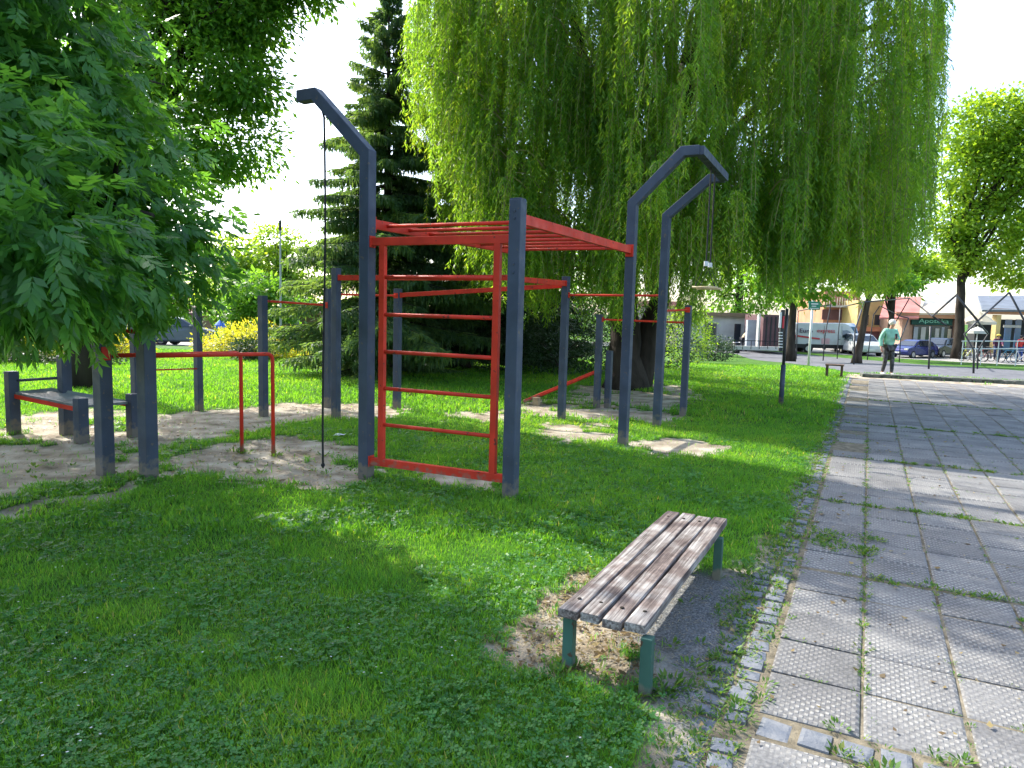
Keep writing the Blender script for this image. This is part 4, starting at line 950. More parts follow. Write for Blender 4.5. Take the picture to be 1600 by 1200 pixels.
def slope(x0, x1, x2, x3, yb, yt, Y, dY, m, root, nm='roof'):
    a, b, c, d = P(x0, yb, Y), P(x1, yb, Y), P(x3, yt, Y+dY), P(x2, yt, Y+dY); mb = MB(); e = Vector((0, .05, -.15)); mb.hexa([a+e, b+e, c+e, d+e, a, b, c, d]); return mb.build(nm, m, root)
slope(1437, 1502, 1443, 1497, 489, 474, YB-.6, 3.5, W_cream, r_); slope(1443, 1497, 1446, 1494, 474, 463, YB+2.9, 1.0, W_wh, r_, 'roof_panel')
slope(1374, 1436, 1384, 1440, 496, 464, YB-.8, 4, W_red, r_, 'awning')
r_ = root_at('yellow_building', 'yellow building with a maroon lower wall between the vans and the shop', 'building', 1375, 61)
bx(MB(), 1338, 1408, 470, 518, 61, 6).build('upper_wall', W_yel, r_); bx(MB(), 1338, 1408, 518, 553, 60.9, 6).build('lower_wall', W_mar, r_); bx(MB(), 1336, 1410, 511, 518, 60.6, .5).build('ledge', W_org, r_)
for x0, x1 in ((1346, 1358), (1366, 1380), (1388, 1400)): bx(MB(), x0, x1, 492, 508, 60.97, .05).build('window', M_['glass'], r_)
r_ = root_at('pavilion', 'open pavilion with yellow column and grey metal roof right of the thick trunk', 'pavilion', 1570, 55)
bx(MB(), 1520, 1680, 500, 553, 60, 1).build('back_wall', W_dk, r_)
for x0 in (1552, 1680): bx(MB(), x0, x0+13, 492, 552, 54.5, .5).build('column', W_yel, r_)
bx(MB(), 1550, 1720, 484, 493, 54.3, .8).build('beam', W_org, r_); slope(1535, 1720, 1528, 1720, 484, 462, 54, 6, W_grey, r_)
for x0, x1 in ((1567, 1582), (1583, 1597), (1600, 1630), (1640, 1672)): bx(MB(), x0, x1, 499, 548, 56, .06).build('glass_panel', M_['glassb'], r_)
bx(MB(), 1568, 1596, 508, 512, 55.9, .05).build('poster', W_wh, r_)
def umbrella(label, px, py, pyt, rpx, Y, m, group='terrace parasols'):
    t = P(px, pyt, Y); e = P(px, py, Y); R_ = rpx/1105*Y; g0 = gl(Y); r_ = thing('parasol', label, 'parasol', (t.x, Y, g0), group); V = [(t.x, Y, t.z)]; n_ = 10
    V += [(t.x+R_*math.cos(6.2832*i/n_), Y+R_*math.sin(6.2832*i/n_), e.z) for i in range(n_)]; V += [(v[0], v[1], v[2]-.18) for v in V[1:]]
    MB().add(V, [(0, 1+i, 1+(i+1) % n_) for i in range(n_)]+[(1+i, 1+n_+i, 1+n_+(i+1) % n_, 1+(i+1) % n_) for i in range(n_)]).build('canopy', m, r_)
    MB().path([(t.x, Y, g0), (t.x, Y, t.z)], .03, 8).build('pole', M_['white'], r_); return r_
umbrella('pale pink parasol between the thick trunk and the yellow column', 1530, 503, 486, 24, 50, W_cream)
umbrella('small pale parasol low behind the bicycles beside the thick trunk', 1528, 517, 510, 13, 47, W_wh)
b = umbrella('blue parasol beyond the yellow shrubs left of the spruce', 344, 508, 499, 9, 40, pm('canopy_blue', (.05, .15, .5)))
# balcony building behind the vans
r_ = root_at('balcony_building', 'reddish building with a white balcony rail above the vans', 'building', 1310, 64)
bx(MB(), 1282, 1345, 455, 556, 64, 6).build('wall', W_org, r_); bx(MB(), 1282, 1340, 477, 480, 63, .9).build('balcony', W_wh, r_)
bx(MB(), 1284, 1340, 484, 500, 63.9, .06).build('window', W_mar, r_); 
for i in range(14): bx(MB(), 1284+i*4, 1285+i*4, 465, 477, 63, .05).build('baluster', W_wh, r_)
# dark shed, pale walls and terrace right of the willow trunk
r_ = root_at('maroon_shed', 'dark maroon panelled shed with pale pillars left of the white van', 'shed', 1205, 50)
bx(MB(), 1190, 1236, 492, 548, 50, 4).build('wall', W_mar, r_)
for x0 in (1197, 1204, 1211, 1218): bx(MB(), x0, x0+1, 495, 540, 49.95, .04).build('rib', W_dk, r_)
bx(MB(), 1183, 1189, 490, 547, 49.7, .4).build('pillar', W_wh, r_)
r_ = root_at('grey_wall', 'light grey garden wall behind the bent old man', 'wall', 1176, 51)
bx(MB(), 1166, 1184, 500, 546, 51, .4).build('panel', W_gb, r_)
r_ = root_at('white_building', 'white low building glimpsed under the willow branches', 'building', 1115, 55)
bx(MB(), 1070, 1168, 494, 548, 55, 6).build('wall', W_wh, r_); bx(MB(), 1100, 1120, 505, 540, 54.95, .05).build('window', M_['glass'], r_); bx(MB(), 1146, 1158, 506, 542, 54.95, .05).build('window', M_['glass'], r_)
bx(MB(), 1068, 1170, 488, 494, 54.6, 7).build('roof', W_brown, r_)
r_ = root_at('pink_building', 'pinkish building seen beside the right edge of the willow trunk', 'building', 1020, 58)
bx(MB(), 985, 1062, 478, 545, 58, 6).build('wall', pm('plaster_pink', (.6, .42, .36)), r_); bx(MB(), 983, 1064, 470, 478, 57.6, 7).build('roof', W_red, r_); bx(MB(), 1016, 1030, 495, 515, 57.95, .05).build('window', M_['glass'], r_)
r_ = root_at('low_wall', 'long low white wall with a thin rail in front of the maroon shed', 'wall', 1170, 45)
bx(MB(), 1120, 1232, 541, 547, 45, .25).build('wall', W_wh, r_)
mb = MB(); a, b_ = P(1120, 531, 45), P(1232, 534, 45); mb.path([a, b_], .025, 6); mb.build('rail', M_['carblack'], r_)
for i in range(9): x0 = 1122+i*13; mb = MB(); a = P(x0, 533, 45); mb.path([a, a-up*.5], .02, 6); mb.build('baluster', M_['carblack'], r_)
# left background
r_ = root_at('brown_building', 'low brown building with a dark red roof edge behind the yellow shrubs', 'building', 400, 50)
bx(MB(), 300, 500, 490, 530, 50, 7).build('wall', W_brown, r_); slope(295, 505, 300, 500, 489, 478, 49.4, 5, W_mar, r_)
bx(MB(), 295, 505, 486, 489, 49.3, .3).build('gutter', W_red, r_)
for x0 in (355, 385, 425, 455): bx(MB(), x0, x0+13, 496, 510, 49.95, .06).build('window', W_gb, r_)
r_ = root_at('far_block', 'long pale building far behind the trees on the left', 'building', 150, 75)
bx(MB(), -150, 300, 470, 530, 75, 8).build('wall', W_cream, r_); slope(-155, 305, -150, 300, 470, 455, 74.4, 5, W_red, r_)
for i in range(8): bx(MB(), -130+i*54, -110+i*54, 482, 505, 74.95, .06).build('window', M_['glass'], r_)
# ------------------------------------------------------------------ vehicles (own axes: +x is the nose)
def vroot(name, label, cat, p, ang, group=None):
    o = thing(name, label, cat, tuple(p), group); o.rotation_euler = (0, 0, ang); ORG[o.name] = Vector((0, 0, 0)); return o
def hw(z, zb_, w0, zt_, w1): return w0 if z <= zb_ else w0+(w1-w0)*(z-zb_)/(zt_-zb_)
def shell(prof, T, name, m, root, bev=.05):
    n_ = len(prof); V = [(x, -hw(z, *T), z) for x, z in prof]+[(x, hw(z, *T), z) for x, z in prof]
    Fc = [tuple(range(n_)), tuple(range(2*n_-1, n_-1, -1))]+[(i, n_+i, n_+(i+1) % n_, (i+1) % n_) for i in range(n_)]
    me = bpy.data.meshes.new(name); me.from_pydata(V, [], Fc); me.update(); bm = bmesh.new(); bm.from_mesh(me); bmesh.ops.triangulate(bm, faces=[f for f in bm.faces if len(f.verts) > 4]); bmesh.ops.recalc_face_normals(bm, faces=bm.faces[:]); bm.to_mesh(me); bm.free()
    o = linkmesh(name, me, m, root); b = o.modifiers.new('b', 'BEVEL'); b.width = bev; b.segments = 3; b.limit_method = 'ANGLE'; b.angle_limit = .35
    return o
def sidepanel(prof, T, name, m, root, side, out=.012, th=.01):
    V = []
    for o_ in (out-th, out):
        for x, z in prof: V.append((x, side*(hw(z, *T)+o_), z))
    n_ = len(prof); mb = MB(); mb.add(V, [tuple(range(n_)), tuple(range(n_, 2*n_))]+[(i, (i+1) % n_, n_+(i+1) % n_, n_+i) for i in range(n_)]); return mb.build(name, m, root)
def endpanel(p0, p1, T, name, m, root, out=.012, k=.92, bias=0):
    (xa, za), (xb, zb_) = p0, p1; d = Vector((xb-xa, 0, zb_-za)).normalized(); nrm = Vector((d.z, 0, -d.x))*(1 if not bias else bias); V = []
    for o_ in (out, out-.01):
        for x, z in ((xa, za), (xb, zb_)):
            for s in (-1, 1): V.append(Vector((x, s*hw(z, *T)*k, z))+nrm*o_)
    mb = MB(); mb.add(V, [(0, 1, 3, 2), (4, 6, 7, 5), (0, 2, 6, 4), (1, 5, 7, 3), (0, 4, 5, 1), (2, 3, 7, 6)]); return mb.build(name, m, root)
def wheels(root, xs_, y, R_):
    for x in xs_:
        for s in (-1, 1):
            w_ = MB().path([(x, s*(y-.17), R_), (x, s*(y+.0), R_), (x, s*(y+.02), R_)], [R_, R_, R_*.9], 20).build('wheel', M_['tyre'], root, False)
            MB().disc((x, s*(y+.018), R_), R_*.62, .02, (0, 1, 0), 12).build('rim', M_['rim'], w_)
            MB().disc((x, s*(y-.02), R_+.03), R_*1.2, .02, (0, 1, 0), 20).build('wheel_arch', M_['black'], root)
def hatch(label, p, ang, m, cat='car', name='parked_car', s=1.0, group=None):
    r = vroot(name, label, cat, p, ang, group); r.scale = (s, s, s); T = (.92, .86, 1.48, .62)
    prof = [(2.0, .28), (2.05, .5), (1.98, .72), (1.80, .82), (1.10, .97), (.45, 1.38), (.1, 1.47), (-.9, 1.48), (-1.45, 1.36), (-1.88, 1.0), (-2.0, .9), (-2.03, .5), (-1.95, .28)]
    shell(prof, T, 'body', m, r, .06)
    for sd_ in (-1, 1):
        sidepanel([(.98, 1.0), (.42, 1.35), (.05, 1.42), (.02, .99)], T, 'window', M_['glass'], r, sd_); sidepanel([(-.05, .99), (-.03, 1.42), (-.85, 1.42), (-.95, .99)], T, 'window', M_['glass'], r, sd_)
        sidepanel([(-1.03, .99), (-.93, 1.41), (-1.25, 1.36), (-1.55, 1.02)], T, 'window', M_['glass'], r, sd_)
        MB().box((1.9, sd_*.66, .72), (.2, .32, .16), b=.03).build('headlight', M_['lamp'], r); MB().box((-1.93, sd_*.68, .88), (.16, .22, .22), b=.03).build('tail_light', M_['tail'], r)
        MB().box((.85, sd_*.96, 1.02), (.12, .16, .12), b=.03).build('mirror', m, r); MB().box((-.35, sd_*.872, .86), (.16, .02, .03)).build('handle', M_['black'], r)
    endpanel((1.06, 1.0), (.50, 1.36), T, 'windscreen', M_['glass'], r, .012, .88); endpanel((-1.5, 1.34), (-1.84, 1.05), T, 'rear_window', M_['glass'], r, .012, .85)
    MB().box((2.05, 0, .45), (.04, .52, .12)).build('number_plate', M_['white'], r); MB().box((-2.04, 0, .62), (.04, .52, .12)).build('number_plate', M_['white'], r)
    MB().box((0, 0, .3), (3.7, 1.66, .14)).build('underbody', M_['black'], r); wheels(r, (1.28, -1.28), .85, .31); return r
def van(label, p, ang, m, front_only=False):
    r = vroot('delivery_van', label, 'van', p, ang); T = (1.5, 1.0, 2.65, .86)
    shell([(-2.95, .42), (-2.98, 2.45), (-2.85, 2.60), (1.25, 2.66), (1.72, 2.40), (2.35, 1.42), (2.85, 1.20), (3.0, .95), (3.02, .42)], T, 'body', m, r, .09)
    for sd_ in (-1, 1):
        sidepanel([(1.02, 1.40), (1.02, 2.02), (1.42, 2.06), (1.66, 1.95), (2.10, 1.40)], T, 'window', M_['glass'], r, sd_)
        sidepanel([(-2.97, .42), (-2.97, .75), (3.0, .75), (3.0, .42)], T, 'side_cladding', M_['black'], r, sd_)
        for x in (.95, -.55): sidepanel([(x, .75), (x, 2.4), (x+.02, 2.4), (x+.02, .75)], T, 'door_seam', M_['black'], r, sd_)
        MB().box((1.95, sd_*1.12, 1.5), (.14, .2, .36), b=.04).build('mirror', M_['black'], r); MB().box((2.78, sd_*.76, 1.0), (.3, .34, .26), b=.04).build('headlight', M_['lamp'], r)
        MB().box((-2.97, sd_*.88, 1.3), (.05, .12, .5), b=.01).build('tail_light', M_['tail'], r); MB().box((.78, sd_*1.014, 1.25), (.18, .02, .04)).build('handle', M_['black'], r)
    endpanel((2.32, 1.47), (1.76, 2.34), T, 'windscreen', M_['glassb'], r, .014, .9); MB().box((3.02, 0, .62), (.06, 1.7, .34), b=.03).build('bumper', M_['black'], r); MB().box((3.06, 0, .62), (.03, .52, .12)).build('number_plate', M_['white'], r)
    wheels(r, (2.0, -1.85), 1.0, .36); return r, T
def vp(px, py): c = W(px, py); return c
c = vp(1289, 551); c.z = gl(c.y)
M_['vangreen'] = M_['vanwhite']
v1, T = van('white delivery van seen side-on with red lettering and red stripe', c, -.06, M_['vanwhite'])
sc = 105/1105*c.y/6.0; v1.scale = (sc*1.0,)*3
mred = pm('decal_red', (.5, .04, .05)); Rm_ = Matrix(((1, 0, 0), (0, 0, -1), (0, 1, 0)))
sidepanel([(-2.85, 1.38), (-2.85, 1.52), (-.9, 1.30), (-.9, 1.16)], T, 'red_stripe', mred, v1, -1, .016)
sidepanel([(-.75, .8), (-.75, 1.3), (-.05, 1.3), (-.05, .8)], T, 'pale_red_panel', pm('decal_pink', (.6, .35, .36)), v1, -1, .016)
text(v1, 'Euro', (-2.1, -1.0, 1.92), .36, pm('decal_dark', (.08, .04, .07)), rot=Rm_, wid=1.1); text(v1, 'express', (-.4, -1.0, 1.86), .34, mred, rot=Rm_, wid=1.5)
c = vp(1329, 552)+Vector((.6, 3.2, 0)); c.z = gl(c.y); van('pale blue-white van facing the camera behind the side-on van', c, math.radians(-100), pm('van_pale', (.42, .5, .62)))[0].scale = (sc,)*3
c = vp(1356, 556)+Vector((0, 1.2, 0)); c.z = gl(c.y)
hatch('white car facing the camera beside the leaning tree', c, math.radians(-97), M_['vanwhite'], s=1.05)
c = vp(1436, 560)+Vector((0, .8, 0)); c.z = gl(c.y); hatch('dark blue hatchback parked side-on in front of the green-signed shop', c, math.radians(208), M_['blue'], s=.86)
c = vp(1476, 559)+Vector((.2, 1.0, 0)); c.z = gl(c.y); hatch('black car parked between the blue hatchback and the thick tree trunk', c, math.radians(215), M_['carblack'], s=.95)
c = P(272, 535, 36); c.z = gl(36); hatch('dark grey car glimpsed under the drooping leaves at left', c, math.radians(20), pm('grey_car_paint', (.10, .11, .13), .3), s=1.0)
c = P(225, 535, 38); c.z = gl(38); hatch('silver car left of the red one, behind the drooping leaves', c, math.radians(182), pm('silver_paint', (.4, .42, .45), .3))
# ------------------------------------------------------------------ people
def skin(name, pts, edges, rad, m, root, sub=2, rootv=0):
    me = bpy.data.meshes.new(name); me.from_pydata([tuple(p) for p in pts], edges, []); me.update()
    o = bpy.data.objects.new(name, me); COL.objects.link(o); o.parent = root; ORG[o.name] = Vector((0, 0, 0))
    md = o.modifiers.new('skin', 'SKIN'); md.use_smooth_shade = True; me.materials.append(m)
    for i, r in enumerate(rad):
        rr = r if hasattr(r, '__len__') else (r, r); me.skin_vertices[0].data[i].radius = rr; me.skin_vertices[0].data[i].use_root = (i == rootv)
    if sub: s = o.modifiers.new('sub', 'SUBSURF'); s.levels = s.render_levels = sub
    return o
def person(label, p, ang, J, top, legs, shoes, hair, sleeves=1.0, group=None, scale=1.0, hat=None, legmat2=None):
    """J: joints in the figure's own axes, y is forward"""
    r = vroot('person', label, 'person', p, ang, group); r.scale = (scale,)*3; V3 = Vector
    j = {k: V3(v) for k, v in J.items()}
    names = ['pelvis', 'waist', 'chest', 'neck', 'chin', 'head', 'crown', 'nose', 'shl', 'ell', 'wrl', 'pal', 'shr', 'elr', 'wrr', 'par', 'hil', 'knl', 'anl', 'tol', 'hir', 'knr', 'anr', 'tor']
    hd = (j['head']-j['neck']).normalized(); fw = j.get('face', V3((0, 1, -.15))).normalized()
    j['chin'] = j['neck']+hd*.075+fw*.01; j['crown'] = j['head']+hd*.085; j['nose'] = j['head']+fw*.098-hd*.01
    idx = {n_: i for i, n_ in enumerate(names)}
    rad = dict(pelvis=(.13, .10), waist=(.11, .085), chest=(.13, .095), neck=.05, chin=.058, head=(.078, .09), crown=.06, nose=.013, shl=.05, ell=.04, wrl=.026, pal=(.036, .02), shr=.05, elr=.04, wrr=.026, par=(.036, .02), hil=.08, knl=.052, anl=.036, tol=.032, hir=.08, knr=.052, anr=.036, tor=.032)
    E_ = [('pelvis', 'waist'), ('waist', 'chest'), ('chest', 'neck'), ('neck', 'chin'), ('chin', 'head'), ('head', 'crown'), ('head', 'nose'), ('chest', 'shl'), ('shl', 'ell'), ('ell', 'wrl'), ('wrl', 'pal'), ('chest', 'shr'), ('shr', 'elr'), ('elr', 'wrr'), ('wrr', 'par'), ('pelvis', 'hil'), ('hil', 'knl'), ('knl', 'anl'), ('anl', 'tol'), ('pelvis', 'hir'), ('hir', 'knr'), ('knr', 'anr'), ('anr', 'tor')]
    pts = [j[n_] for n_ in names]; rd = [rad[n_] for n_ in names]; ed = [(idx[a], idx[b]) for a, b in E_]
    for s in 'lr':      # fingers and thumb
        wv, pv = j['wr'+s], j['pa'+s]; d = (pv-wv).normalized(); sd_ = d.cross(V3((0, 1, .3))).normalized(); bend = V3((0, .5, -.2))
        for f_ in range(4):
            a = pv+d*.012+sd_*(f_-1.5)*.019; b = a+d*(.034-.004*abs(f_-1.2))+bend*.01; c_ = b+d*.028+bend*.03; n0 = len(pts); pts += [a, b, c_]; rd += [.010, .009, .0075]; ed += [(idx['pa'+s], n0), (n0, n0+1), (n0+1, n0+2)]
        a = wv.lerp(pv, .5)+sd_*.033+bend*.015; b = a+d*.035+sd_*.012; n0 = len(pts); pts += [a, b]; rd += [.011, .009]; ed += [(idx['wr'+s], n0), (n0, n0+1)]
    skin('body', pts, ed, rd, M_['skin'], r, 2)
    tn = ['pelvis', 'waist', 'chest', 'nb', 'shl', 'ell', 'cl', 'shr', 'elr', 'crr']
    j['nb'] = j['chest'].lerp(j['neck'], .72); j['cl'] = j['ell'].lerp(j['wrl'], .92*sleeves); j['crr'] = j['elr'].lerp(j['wrr'], .92*sleeves); j2 = dict(j); j2['pelvis'] = j['pelvis']+(j['pelvis']-j['waist'])*.1
    ti = {n_: i for i, n_ in enumerate(tn)}; tr = [(.175, .125), (.165, .12), (.175, .125), .075, .078, .064, .048, .078, .064, .048]
    skin('top', [j2[n_] for n_ in tn], [(ti[a], ti[b]) for a, b in (('pelvis', 'waist'), ('waist', 'chest'), ('chest', 'nb'), ('chest', 'shl'), ('shl', 'ell'), ('ell', 'cl'), ('chest', 'shr'), ('shr', 'elr'), ('elr', 'crr'))], tr, top, r, 2)
    ln = ['pelvis', 'hil', 'knl', 'al', 'hir', 'knr', 'ar']; j['al'] = j['knl'].lerp(j['anl'], .92); j['ar'] = j['knr'].lerp(j['anr'], .92); li = {n_: i for i, n_ in enumerate(ln)}
    skin('trousers', [j[n_] for n_ in ln], [(li[a], li[b]) for a, b in (('pelvis', 'hil'), ('hil', 'knl'), ('knl', 'al'), ('pelvis', 'hir'), ('hir', 'knr'), ('knr', 'ar'))], [(.155, .12), .098, .066, .052, .098, .066, .052], legs, r, 2)
    for s in 'lr':
        a, t = j['an'+s], j['to'+s]; skin('shoe', [a+V3((0, -.03, -.02)), a+(t-a)*.5+V3((0, 0, -.0)), t], [(0, 1), (1, 2)], [.05, .048, .04], shoes, r, 2)
    h = j['head']; q = MB(); q.ball(h+hd*.035-fw*.022, (.098, .105, .095), 14, 9); hr = q.build('hair', hair, r, True)
    if hat: MB().ball(h+hd*.075, (.115, .12, .06), 14, 8).build('hat', hat, r, True)
    return r, j
walk = dict(pelvis=(0, 0, .90), waist=(0, .01, 1.07), chest=(0, .03, 1.25), neck=(0, .05, 1.42), head=(0, .09, 1.555), face=(0, .8, -.55),
            shl=(.17, .02, 1.355), ell=(.24, -.06, 1.09), wrl=(.25, .02, .86), pal=(.25, .05, .79), shr=(-.17, .03, 1.355), elr=(-.25, .05, 1.10), wrr=(-.06, .25, 1.15), par=(-.0, .28, 1.17),
            hil=(.09, 0, .86), knl=(.09, .02, .48), anl=(.08, -.10, .10), tol=(.08, .05, .04), hir=(-.09, 0, .86), knr=(-.06, .12, .48), anr=(-.05, .14, .09), tor=(-.05, .29, .04))
c = W(1385, 588); mint = mat('sweatshirt_mint', (.24, .52, .40), .85, 0, .12, 8); legg = mat('leggings_patterned', (.10, .10, .10), .8, 0, .1, 14, c2=(.008, .008, .01))
pr, jj = person('person walking towards the camera in a mint sweatshirt and patterned black leggings, looking at a phone', c, math.radians(180+8), walk, mint, legg, M_['white'], mat('hair_white', (.6, .57, .52), .8), scale=1.04)
pr['label'] = 'person in mint sweatshirt and patterned black leggings walking forward while looking at a phone'
ph = vroot('phone', 'dark phone held at chest height by the person in the mint sweatshirt', 'phone', c, math.radians(188)); ph.scale = (1.04,)*3
MB().box((.02, .315, 1.20), (.075, .012, .15), b=.005).build('case', M_['black'], ph); MB().box((.02, .307, 1.20), (.066, .003, .135)).build('screen', M_['glass'], ph)
bent_ = dict(pelvis=(0, -.10, .86), waist=(0, .02, 1.0), chest=(0, .18, 1.14), neck=(0, .30, 1.24), head=(0, .40, 1.33), face=(0, .8, -.6),
             shl=(.17, .20, 1.22), ell=(.2, .22, .96), wrl=(.16, .40, .86), pal=(.15, .46, .83), shr=(-.17, .20, 1.22), elr=(-.2, .22, .96), wrr=(-.16, .40, .86), par=(-.15, .46, .83),
             hil=(.09, -.08, .84), knl=(.10, .12, .47), anl=(.09, .10, .09), tol=(.09, .25, .04), hir=(-.09, -.1, .84), knr=(-.09, -.02, .47), anr=(-.09, -.18, .09), tor=(-.09, -.03, .04))
c = W(1161, 549); s_ = 44/1105*c.y/1.42; c.z = gl(c.y)
person('elderly person in beige sweater and dark trousers walking bent forward beside the pale wall', c, math.radians(-80), bent_, mat('sweater_beige', (.50, .38, .25), .9), mat('trousers_dark', (.03, .03, .04), .9), M_['black'], mat('hair_grey', (.5, .48, .45), .8), scale=min(1.1, s_))
sit = dict(pelvis=(0, -.1, .86), waist=(0, .0, 1.02), chest=(0, .12, 1.2), neck=(0, .18, 1.36), head=(0, .23, 1.49), face=(0, 1, -.1),
           shl=(.17, .13, 1.30), ell=(.22, .3, 1.10), wrl=(.2, .5, 1.0), pal=(.2, .56, .99), shr=(-.17, .13, 1.30), elr=(-.22, .3, 1.10), wrr=(-.2, .5, 1.0), par=(-.2, .56, .99),
           hil=(.09, -.08, .84), knl=(.12, .25, .62), anl=(.11, .12, .25), tol=(.11, .26, .2), hir=(-.09, -.08, .84), knr=(-.12, .22, .45), anr=(-.11, .0, .10), tor=(-.11, .14, .05))
c = W(1556, 566); c.z = gl(c.y)
person('person in a yellow cap and dark purple top straddling a bicycle beside the yellow column', c, math.radians(150), sit, mat('top_purple', (.10, .03, .07), .9), mat('trousers_navy', (.03, .04, .09), .9), M_['black'], M_['black'], hat=mat('cap_yellow', (.6, .45, .08), .8), scale=1.15)
c = W(1594, 566); c.z = gl(c.y)
person('person in a bright red shirt at the right edge behind the rail', c+Vector((.3, .6, 0)), math.radians(200), dict(walk, face=(0, 1, 0)), mat('shirt_red', (.6, .05, .04), .9), mat('trousers_blue', (.03, .06, .2), .9), M_['black'], M_['black'], scale=1.08)
# ------------------------------------------------------------------ bicycles
def bicycle(label, p, ang, paint, group='bicycles parked in a row by the pavilion'):
    r = vroot('bicycle', label, 'bicycle', p, ang, group)
    for x in (-.52, .52):
        t_ = MB().ring((x, 0, .34), .33, .02, (1, 0, 0), (0, 0, 1), 24, 6).build('tyre', M_['tyre'], r); sp_ = MB()
        for i in range(8): a = i*math.pi/4; sp_.path([(x, 0, .34), (x+.31*math.cos(a), 0, .34+.31*math.sin(a))], .003, 4)
        sp_.build('spokes', M_['rim'], t_)
    f = MB(); A_, B_, C_, D2 = (-.52, 0, .34), (-.05, 0, .30), (-.2, 0, .80), (.36, 0, .82)
    for a, b in ((A_, B_), (A_, C_), (B_, C_), (B_, D2), (C_, D2), (D2, (.52, 0, .34)), (D2, (.33, 0, .98)), (C_, (-.22, 0, .92))): f.path([a, b], .018, 6)
    f.build('frame', paint, r); MB().path([(.30, -.28, 1.0), (.34, 0, .99), (.30, .28, 1.0)], .014, 6).build('handlebar', M_['black'], r); MB().box((-.23, 0, .95), (.26, .14, .06), b=.02).build('saddle', M_['black'], r)
    MB().disc((-.05, .03, .30), .09, .01, (0, 1, 0), 12).build('chainring', M_['rim'], r); return r
spec = [(1511, 564, 20, (.5, .5, .06), 'yellow bicycle leftmost of the row beside the thick trunk'), (1521, 565, -10, (.5, .5, .5), 'silver bicycle second of the row, right of the yellow one'), (1538, 565, 12, (.3, .05, .04), 'rusty red bicycle in the middle of the row'),
        (1549, 566, -6, (.04, .04, .05), 'black bicycle under the person in the yellow cap'), (1574, 567, 8, (.05, .2, .3), 'teal bicycle right of the yellow-capped person'), (1594, 568, -12, (.5, .5, .52), 'grey bicycle at the right edge of the frame')]
for i, (px, py, an, col, lb) in enumerate(spec):
    c = W(px, py); c.z = gl(c.y); bicycle(lb, c, math.radians(an), mat('bicycle_paint_%s' % 'abcdef'[i], col, .4))
r_ = thing('railing', 'white horizontal rail behind the parked bicycles', 'railing', tuple(W(1550, 562)))
for nm, py in (('rail', 533), ('rail', 545)): MB().path([P(1503, py, 42), P(1680, py, 42)], .035, 6).build(nm, M_['white'], r_)
for px in (1505, 1535, 1561, 1590, 1620, 1650): t = P(px, 533, 42); MB().path([t, Vector((t.x, 42, gl(42)))], .03, 6).build('post', M_['white'], r_)
# terrace chairs and tables under the willow fringe
def chair(p, ang, label):
    r = vroot('terrace_chair', label, 'chair', p, ang, 'terrace chairs')
    MB().box((0, 0, .45), (.42, .42, .03), b=.01).build('seat', M_['black'], r); MB().box((0, -.2, .72), (.42, .03, .4), b=.01).build('backrest', M_['black'], r)
    for sx in (-1, 1):
        for sy in (-1, 1): MB().path([(sx*.19, sy*.19, 0), (sx*.18, sy*.18, .44)], .014, 6).build('leg', M_['black'], r)
def table(p, label):
    r = vroot('terrace_table', label, 'table', p, 0, 'terrace tables')
    MB().disc((0, 0, .74), .38, .03, up, 18).build('tabletop', M_['white'], r); MB().path([(0, 0, 0), (0, 0, .74)], .03, 8).build('leg', M_['black'], r); MB().disc((0, 0, .02), .22, .03, up, 14).build('foot', M_['black'], r)
for k, (px, lb) in enumerate(((1106, 'round white terrace table leftmost, above the clipped bush'), (1137, 'round white terrace table nearest the bent old person'))):
    c = P(px, 540, 44+k); c.z = gl(44); table(c, lb)
for k, (px, lb) in enumerate(((1096, 'black terrace chair left of the leftmost table'), (1116, 'black terrace chair between the two tables'), (1129, 'black terrace chair just left of the table near the bent person'), (1146, 'black terrace chair just behind the bent person'))):
    c = P(px, 540, 43.5+.4*(k % 2)); c.z = gl(44); chair(c, k*1.7, lb)
# ------------------------------------------------------------------ signs, poles, bins, far bench
c = onG(1220, 633); r_ = thing('metal_post', 'thin dark metal post standing alone on the lawn near the paving', 'post', tuple(c))
zt_ = zrow(c, 482); MB().path([c-up*.1, c+up*zt_*.42], .047, 12).build('sleeve', M_['steel'], r_, True); MB().path([c+up*zt_*.42, c+up*zt_], .030, 12).build('pole', M_['dometube'], r_, True)
c = W(1263, 573); r_ = thing('park_sign', 'green sign board with pale markings on a tall white post', 'sign', tuple(c)); zt_ = zrow(c, 470)
MB().path([c, Vector((c.x, c.y, zt_))], .045, 10).build('post', M_['white'], r_, True)
a = P(1272.5, 477.5, c.y-.07); s1 = 1/1105*c.y; sb = MB().box(a, (18*s1, .03, 13*s1)).build('board', pm('sign_green_b', (.02, .20, .12)), r_)
MB().box(a+Vector((0, -.02, 2.6*s1)), (11*s1, .006, 2*s1)).build('marking', M_['white'], sb); MB().box(a+Vector((-1*s1, -.02, -1*s1)), (7*s1, .006, 1.6*s1)).build('marking', M_['white'], sb); MB().box(a+Vector((0, -.02, -4.4*s1)), (14*s1, .006, 1.4*s1)).build('marking', M_['white'], sb)
Yc = 33; c = P(1222, 550, Yc); r_ = thing('advert_board', 'narrow upright board, white and red above dark slats, left of the white van', 'sign', (c.x, Yc, gl(Yc)))
bx(MB(), 1217, 1227, 484, 549, Yc+.05, .12).build('frame', W_dk, r_); bx(MB(), 1217, 1222, 488, 512, Yc, .04).build('white_panel', M_['white'], r_); bx(MB(), 1222.4, 1226, 494, 513, Yc, .04).build('red_panel', mred, r_)
for i in range(6): bx(MB(), 1217, 1223, 519+i*4.5, 520.5+i*4.5, Yc, .03).build('slat', M_['white'], r_)
c = W(438, 537); Yl_ = 30; t = P(437.5, 322, Yl_); r_ = thing('lamp_pole', 'very thin tall pole rising above the yellow shrub left of the spruce', 'pole', (t.x, Yl_, gl(Yl_)))
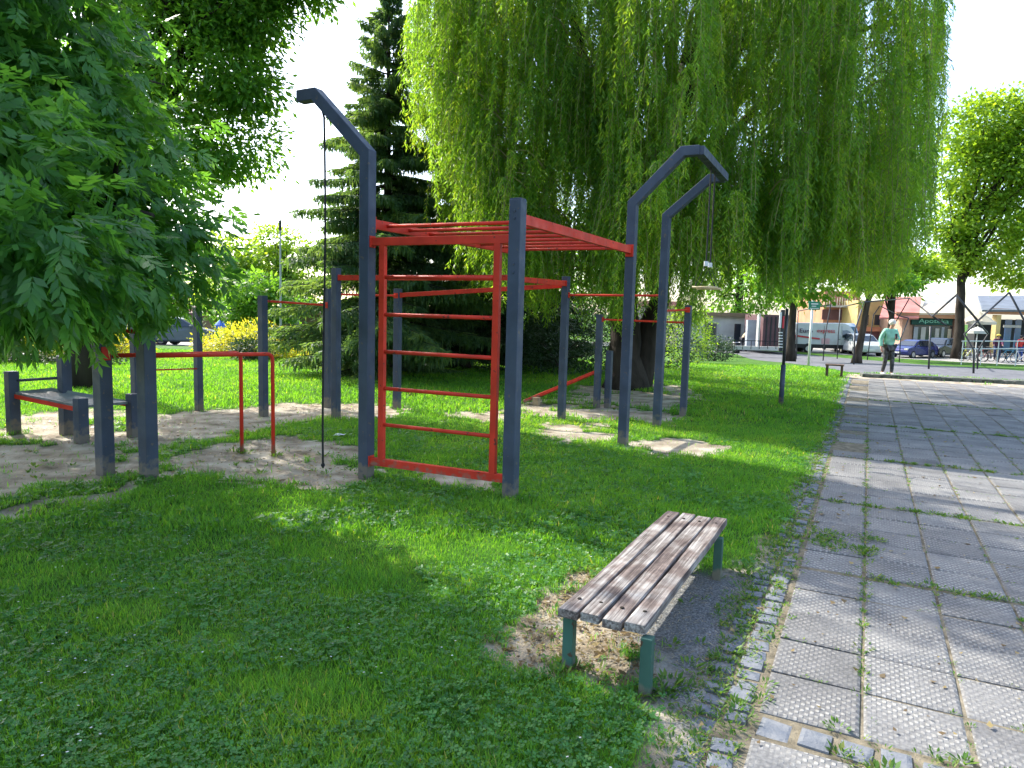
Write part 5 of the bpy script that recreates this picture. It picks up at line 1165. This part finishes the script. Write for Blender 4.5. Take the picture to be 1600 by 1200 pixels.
MB().path([(t.x, Yl_, gl(Yl_)), (t.x, Yl_, 2.5), tuple(t)], [.05, .045, .03], 10).build('pole', pm('zinc', (.35, .35, .33)), r_); MB().path([t-up*1.0, t-up*.6], .06, 10).build('clamp', M_['black'], r_)
c = W(1303, 589); r_ = vroot('park_bench', 'small dark wooden bench far off beside the lawn edge', 'bench', c, math.radians(63-90)); c.z = 0
wd2 = mat('bench_brown', (.10, .06, .04), .8, 0, .25, 10)
for i in range(3): MB().box((0, -.14+.14*i, .36), (.50, .115, .04)).build('slat', wd2, r_)
for sx in (-1, 1): MB().box((sx*.2, 0, .17), (.06, .36, .34)).build('leg', wd2, r_)
c = W(1216, 553); c.z = gl(c.y)
# ------------------------------------------------------------------ geometric climbing frame in the distance
def PB(px, py, b): return P(px, py, b.y)
b1, b2, b3, b4, b5, b6, b7, b8, b9 = W(1451, 577), W(1521, 584), W(1527, 577), W(1405, 566), W(1355, 563), W(1334, 570), W(1308, 561), W(1286, 564), W(1244, 562)
r_ = thing('climbing_dome', 'wide frame of dark zigzag steel tubes standing over the grey path', 'climbing frame', tuple(b1))
def rods(*L_):
    for q in L_: 
        mb = MB(); mb.path(q, .034, 8); mb.build('tube', M_['dometube'], r_, True)
n1, n0, nr = PB(1494, 461, b2), PB(1421, 466, b4), PB(1577, 457, b2)
rods([b1, PB(1454, 510, b1)], [b4, PB(1407, 530, b4), PB(1420, 497, b4)], [n0, PB(1395, 511, b5)], [n0, PB(1457, 494, b1), PB(1478, 508, b1)], [n1, PB(1457, 494, b1)], [PB(1375, 478, b5), PB(1407, 494, b4), PB(1420, 497, b4)],
     [n1, PB(1544, 522, b3), PB(1528, 548, b3), b3], [nr, PB(1528, 501, b2), PB(1507, 522, b2), PB(1522, 548, b2), b2], [nr, PB(1600, 500, b2), PB(1640, 560, b2)], [n1, PB(1528, 501, b2)],
     [b5, PB(1365, 492, b5), PB(1375, 478, b5)], [b6, PB(1336, 516, b6), PB(1350, 472, b6)], [b7, PB(1310, 522, b7), PB(1313, 482, b7)], [b8, PB(1289, 524, b8), PB(1298, 476, b8)], [b9, PB(1247, 486, b9)],
     [PB(1350, 472, b6), PB(1313, 480, b7)], [PB(1298, 476, b8), PB(1247, 486, b9)], [PB(1350, 472, b6), n0])
# hooped perimeter: a flower tub and bin by the wall
c = W(1150, 552); c.z = gl(c.y); r_ = thing('litter_bin', 'dark cylindrical litter bin just left of the bent old person', 'bin', tuple(c))
MB().path([c, c+up*.75], [.24, .27], 16).build('drum', M_['black'], r_, True); MB().ring(c+up*.76, .27, .02, (1, 0, 0), (0, 1, 0), 20).build('rim', M_['rim'], r_)
